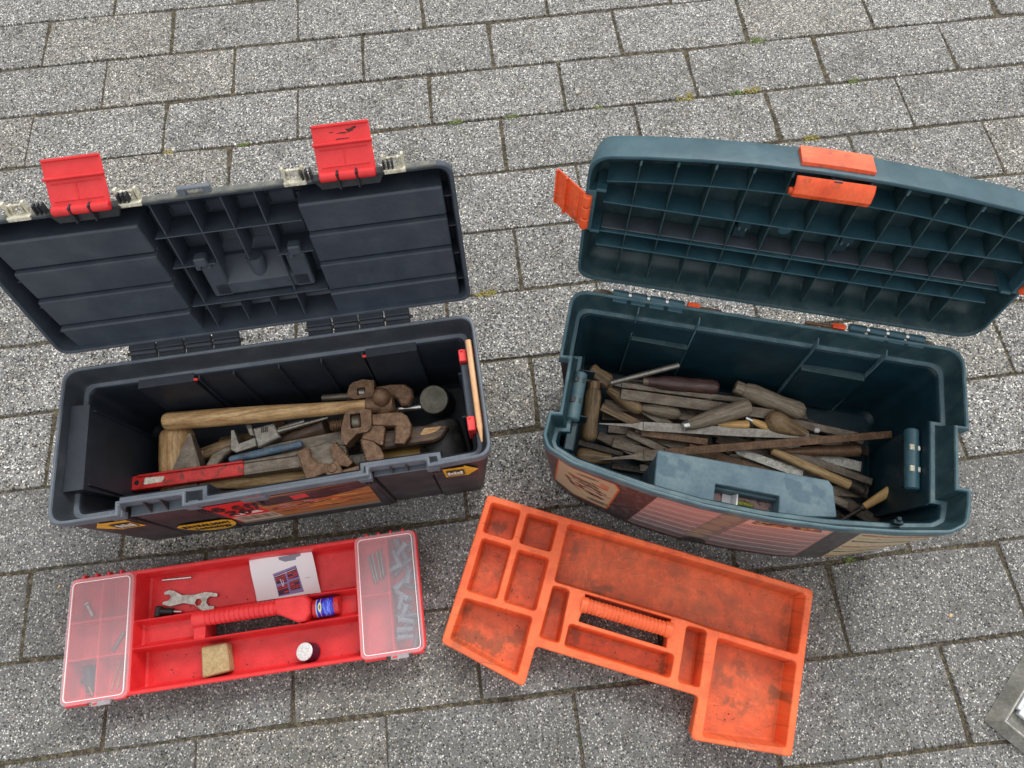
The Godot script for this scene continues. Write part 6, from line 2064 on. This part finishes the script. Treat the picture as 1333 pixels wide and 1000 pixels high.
	lathe(m, [Vector2(-0.001, 0.0), Vector2(-0.001, 0.0125), Vector2(0.0, 0.0138), Vector2(0.0415, 0.0138), Vector2(0.0425, 0.0125), Vector2(0.0425, 0.0)], Transform3D.IDENTITY, 24)
	put(m, "drum", M["red_paint"], t)
	# under the left organiser lid
	t = tool_at("bolt", "short bolt under the left clear lid of the red tray", "bolt", V(-0.275, 0.017, -0.058), V(-0.262, 0.017, -0.037))
	m = MB.new()
	rod(m, V(0, 0, 0), V(0.005, 0, 0), 0.0055, -1, 6)
	rod(m, V(0.004, 0, 0), V(0.027, 0, 0), 0.003)
	put(m, "bolt", M["zinc"], t)
	t = tool_at("drill_bit", "short steel bit under the left clear lid, middle right cell", "bit", V(-0.209, 0.016, -0.003), V(-0.225, 0.016, 0.022))
	m = MB.new()
	rod(m, V(0, 0, 0), V(0.030, 0, 0), 0.0028)
	put(m, "bit", M["steel"], t)
	for k in 3:
		t = tool_at("brass_pin", ["long brass pin under the left clear lid, leftmost in the front right cell", "long brass pin under the left clear lid, middle one in the front right cell", "long steel pin under the left clear lid, rightmost in the front right cell"][k], "pin", V(-0.212 + k * 0.006, 0.016, 0.038), V(-0.224 + k * 0.009, 0.016, 0.083))
		m = MB.new()
		rod(m, V(0, 0, 0), V(0.044, 0, 0), 0.0012)
		put(m, "pin", M["brass"] if k < 2 else M["steel"], t)
	t = in_box("black_fittings", "dark rubber fittings in the front left cell under the left clear lid", "fittings")
	m = MB.new()
	rod(m, V(-0.262, 0.020, 0.040), V(-0.254, 0.018, 0.080), 0.007)
	rod(m, V(-0.243, 0.020, 0.040), V(-0.248, 0.018, 0.078), 0.006)
	rod(m, V(-0.270, 0.018, 0.060), V(-0.240, 0.018, 0.072), 0.005)
	put(m, "fittings", M["rubber"], t)
	t = tool_at("brass_pin", "short brass nail beside the dark fittings under the left clear lid", "pin", V(-0.2525, 0.028, 0.072), V(-0.246, 0.026, 0.086))
	m = MB.new()
	rod(m, V(0, 0, 0), V(0.015, 0, 0), 0.0012)
	put(m, "pin", M["brass"], t)
	# under the right organiser lid
	for k in 4:
		t = tool_at("steel_bit", ["leftmost slim steel bit of the bundle under the right clear lid", "second slim steel bit from the left under the right clear lid", "third slim steel bit from the left under the right clear lid", "rightmost slim steel bit of the bundle under the right clear lid"][k], "bit", V(0.197 + k * 0.007, 0.017 + (k % 2) * 0.004, -0.066 - k * 0.003), V(0.206 + k * 0.0055, 0.017 + (k % 2) * 0.003, -0.022 + (k % 2) * 0.007), 0.0, "steel bits under the right lid")
		m = MB.new()
		rod(m, V(0, 0, 0), V(0.046, 0, 0), 0.0021)
		put(m, "bit", M["steel"], t)
	var m0 := MB.new()
	rod(m0, V(0, 0, 0), V(0.024, 0, 0), 0.0046, 0.0038, 10)
	box(m0, V(0.012, 0, 0), V(0.020, 0.0105, 0.0022), 0.0006)
	lathe(m0, [Vector2(-0.0012, 0.0), Vector2(-0.0012, 0.0062), Vector2(0.0004, 0.0062), Vector2(0.0006, 0.0)], Transform3D.IDENTITY, 10)
	var plug_mesh := mesh_of(m0)
	for k in 34:
		var a := V(rng.randf_range(0.240, 0.272), 0.018 + 0.009 * (k % 3), -0.08 + 0.16 * (k + rng.randf()) / 34.0)
		var ang := rng.randf_range(-1.2, 1.2) + (PI if rng.randf() < 0.5 else 0.0)
		var dr := V(cos(ang) * 0.5, rng.randf_range(-0.1, 0.25), sin(ang)).normalized()
		a -= dr * 0.012
		a.x = clampf(a.x, 0.241, 0.273)
		t = tool_at("wall_plug", "grey plastic wall plug jumbled in the long cell under the right clear lid", "wall plug", a, a + dr, 0.0, "grey wall plugs under the right lid")
		put(plug_mesh, "plug", M["plug_grey"], t)

func crumbs(called, label, frame: Transform3D, areas: Array, n: int, y: float):
	var t = thing(called, label, "dirt")
	t.set_meta("kind", "stuff")
	t.transform = frame
	var r := RandomNumberGenerator.new()
	r.seed = 77 + n
	var m := MB.new()
	for k in n:
		var a: Array = areas[r.randi_range(0, areas.size() - 1)]
		var c := V(r.randf_range(a[0], a[2]), y, r.randf_range(a[1], a[3]))
		if r.randf() < 0.5:
			c.z = lerpf(c.z, a[1] if r.randf() < 0.5 else a[3], 0.8)
		var w := 0.0003 + 0.0011 * pow(r.randf(), 3.0)
		box(m, c + V(0, w * 0.4, 0), V(w * 1.6, w, w), w * 0.3, Basis(Vector3.UP, r.randf() * TAU))
	put(m, "crumbs", M["dark_steel"], t)

# ------------------------------------------------------------------ weeds, moss and stones in the joints
func build_ground_bits():
	# weed tufts that one can pick out: place and what they are beside
	var tufts := [
		[V(-0.02, 0, -1.128), "weed tuft in the paving joint at the top edge, left of the middle", 0.014],
		[V(-0.655, 0, -1.03), "tiny dry weed in the cross joint near the top left corner", 0.010],
		[V(0.30, 0, -1.02), "faint weed speck on the joint above the left half of the teal lid", 0.008],
		[V(0.885, 0, -1.07), "small weed at the right edge of the picture, high up", 0.011],
		[V(0.565, 0, -0.075), "faint weed in the joint in front of the teal toolbox", 0.009],
		[V(0.105, 0, -1.155), "tiny weed at the top edge of the picture, in a cross joint of the paving", 0.012],
		[V(0.652, 0, -1.07), "grass tuft lying along a paving joint at the top right", 0.016],
		[V(0.615, 0, -1.11), "weed in the cross joint just above the long grass tuft at top right", 0.012],
		[V(0.500, 0, -1.035), "flat grass tuft in the paving joint above the orange front latch of the teal lid", 0.017],
		[V(-0.49, 0, -1.03), "small weed in the cross joint at the top left", 0.012],
		[V(0.700, 0, -1.165), "weed patch on the long joint at the upper right edge", 0.014],
		[V(0.745, 0, -0.985), "weed where two joints meet, above the right half of the teal lid", 0.013],
		[V(-0.150, 0, -0.935), "yellowish moss tuft in the joint right of the upper red latch", 0.013],
		[V(0.005, 0, -0.625), "weed tuft in the joint between the grey lid and the teal toolbox", 0.016],
		[V(-0.797, 0, -0.445), "weed clump in the joint left of the grey toolbox", 0.016]]
	var r := RandomNumberGenerator.new()
	r.seed = 21
	for e in tufts:
		var at: Vector3 = e[0]
		at.z = roundf((at.z + 0.6456) / PITCH_Z) * PITCH_Z - 0.6456
		var t = thing("weed_tuft", e[1], "weed", at, 0.0, "weeds in the paving joints")
		var m := MB.new()
		for k in 40:
			var a := r.randf() * TAU
			var base := V(r.randf_range(-1.0, 1.0) * e[2], -0.004, r.randf_range(-0.25, 0.25) * e[2])
			var tip: Vector3 = base + V(cos(a), r.randf_range(0.25, 0.7), sin(a)) * e[2] * r.randf_range(0.35, 0.85)
			var sd := V(-sin(a), 0, cos(a)) * r.randf_range(0.0008, 0.0018)
			var mid := base.lerp(tip, 0.55) + V(0, 0.002, 0)
			m.quad(base - sd, base + sd, mid + sd * 1.3, mid - sd * 1.3)
			m.tri(mid - sd * 1.3, mid + sd * 1.3, tip)
		put(m, "leaves", M["weed"] if r.randf() < 0.6 else M["weed_dry"], t)
	# moss scattered thinly along the joints
	var m := MB.new()
	for row in range(-2, 14):
		var z := (row - 7) * PITCH_Z - 0.6456
		var sh: float = ROW_SHIFT[row] if ROW_SHIFT.has(row) else 0.5
		for k in (120 if row < 7 else 70):
			var x := r.randf_range(-1.1, 1.1)
			if r.randf() < 0.45:
				var kk := floorf(x / PITCH_X) + sh
				blade_clump(m, r, V(kk * PITCH_X - 0.0242 + r.randf_range(-0.001, 0.001), -0.0045, z + r.randf() * PITCH_Z), r.randi_range(2, 6))
			elif r.randf() < 0.8:
				blade_clump(m, r, V(x, -0.0045, z + r.randf_range(-0.001, 0.001)), r.randi_range(2, 7))
	var o = put(m, "moss", M["moss"])
	tag(o, "sparse green moss growing along the paving joints", "moss")
	o.set_meta("kind", "stuff")
	crumbs("dirt_crumbs", "dark crumbs of dirt on the floors of the red tray", Transform3D(Basis(Vector3.UP, deg_to_rad(1.5)), V(-0.440, 0, -0.089)), [[-0.172, -0.083, 0.176, -0.02], [-0.172, 0.033, 0.176, 0.084]], 170, 0.0071)
	crumbs("dirt_crumbs", "dark crumbs of dirt on the floors of the orange tray", Transform3D(Basis(Vector3.UP, deg_to_rad(-22.6)), V(0.15, 0, 0)), [[-0.11, -0.13, 0.27, -0.044], [0.158, -0.022, 0.269, 0.1], [-0.243, 0.029, -0.138, 0.1], [-0.071, 0.019, 0.088, 0.046], [-0.242, -0.07, -0.2, 0.008], [-0.18, -0.07, -0.136, 0.008]], 260, 0.0061)
	# loose stones
	for e in [[V(0.70, 0.0, 0.045), "small beige pebble on the paving below the teal toolbox", 0.0036, "pebble"], [V(-0.775, 0.0, -0.175), "tiny orange pebble on the paving left of the red tray", 0.0028, "pebble"], [V(0.262, 0.0, -1.13), "small white chip on the paving at the top, right of the middle", 0.0052, "white_paint"]]:
		var t = thing("pebble", e[1], "pebble", e[0])
		var mm := MB.new()
		lathe(mm, [Vector2(-0.9, 0.0), Vector2(-0.8, 0.4), Vector2(-0.2, 0.72), Vector2(0.4, 0.66), Vector2(0.9, 0.3), Vector2(1.0, 0.0)], Transform3D(Basis(Vector3.UP, 0.7).scaled(Vector3.ONE * e[2]), V(0, e[2] * 0.45, 0)), 9)
		put(mm, "stone", M[e[3]], t)

func blade_clump(m: MB, r: RandomNumberGenerator, at: Vector3, n: int):
	for k in n:
		var a := r.randf() * TAU
		var b := at + V(r.randf_range(-0.004, 0.004), 0, r.randf_range(-0.001, 0.001))
		var l := r.randf_range(0.002, 0.005)
		var tip := b + V(cos(a) * l * 0.7, l, sin(a) * l * 0.7)
		var sd := V(-sin(a), 0, cos(a)) * 0.0011
		m.tri(b - sd, b + sd, tip)
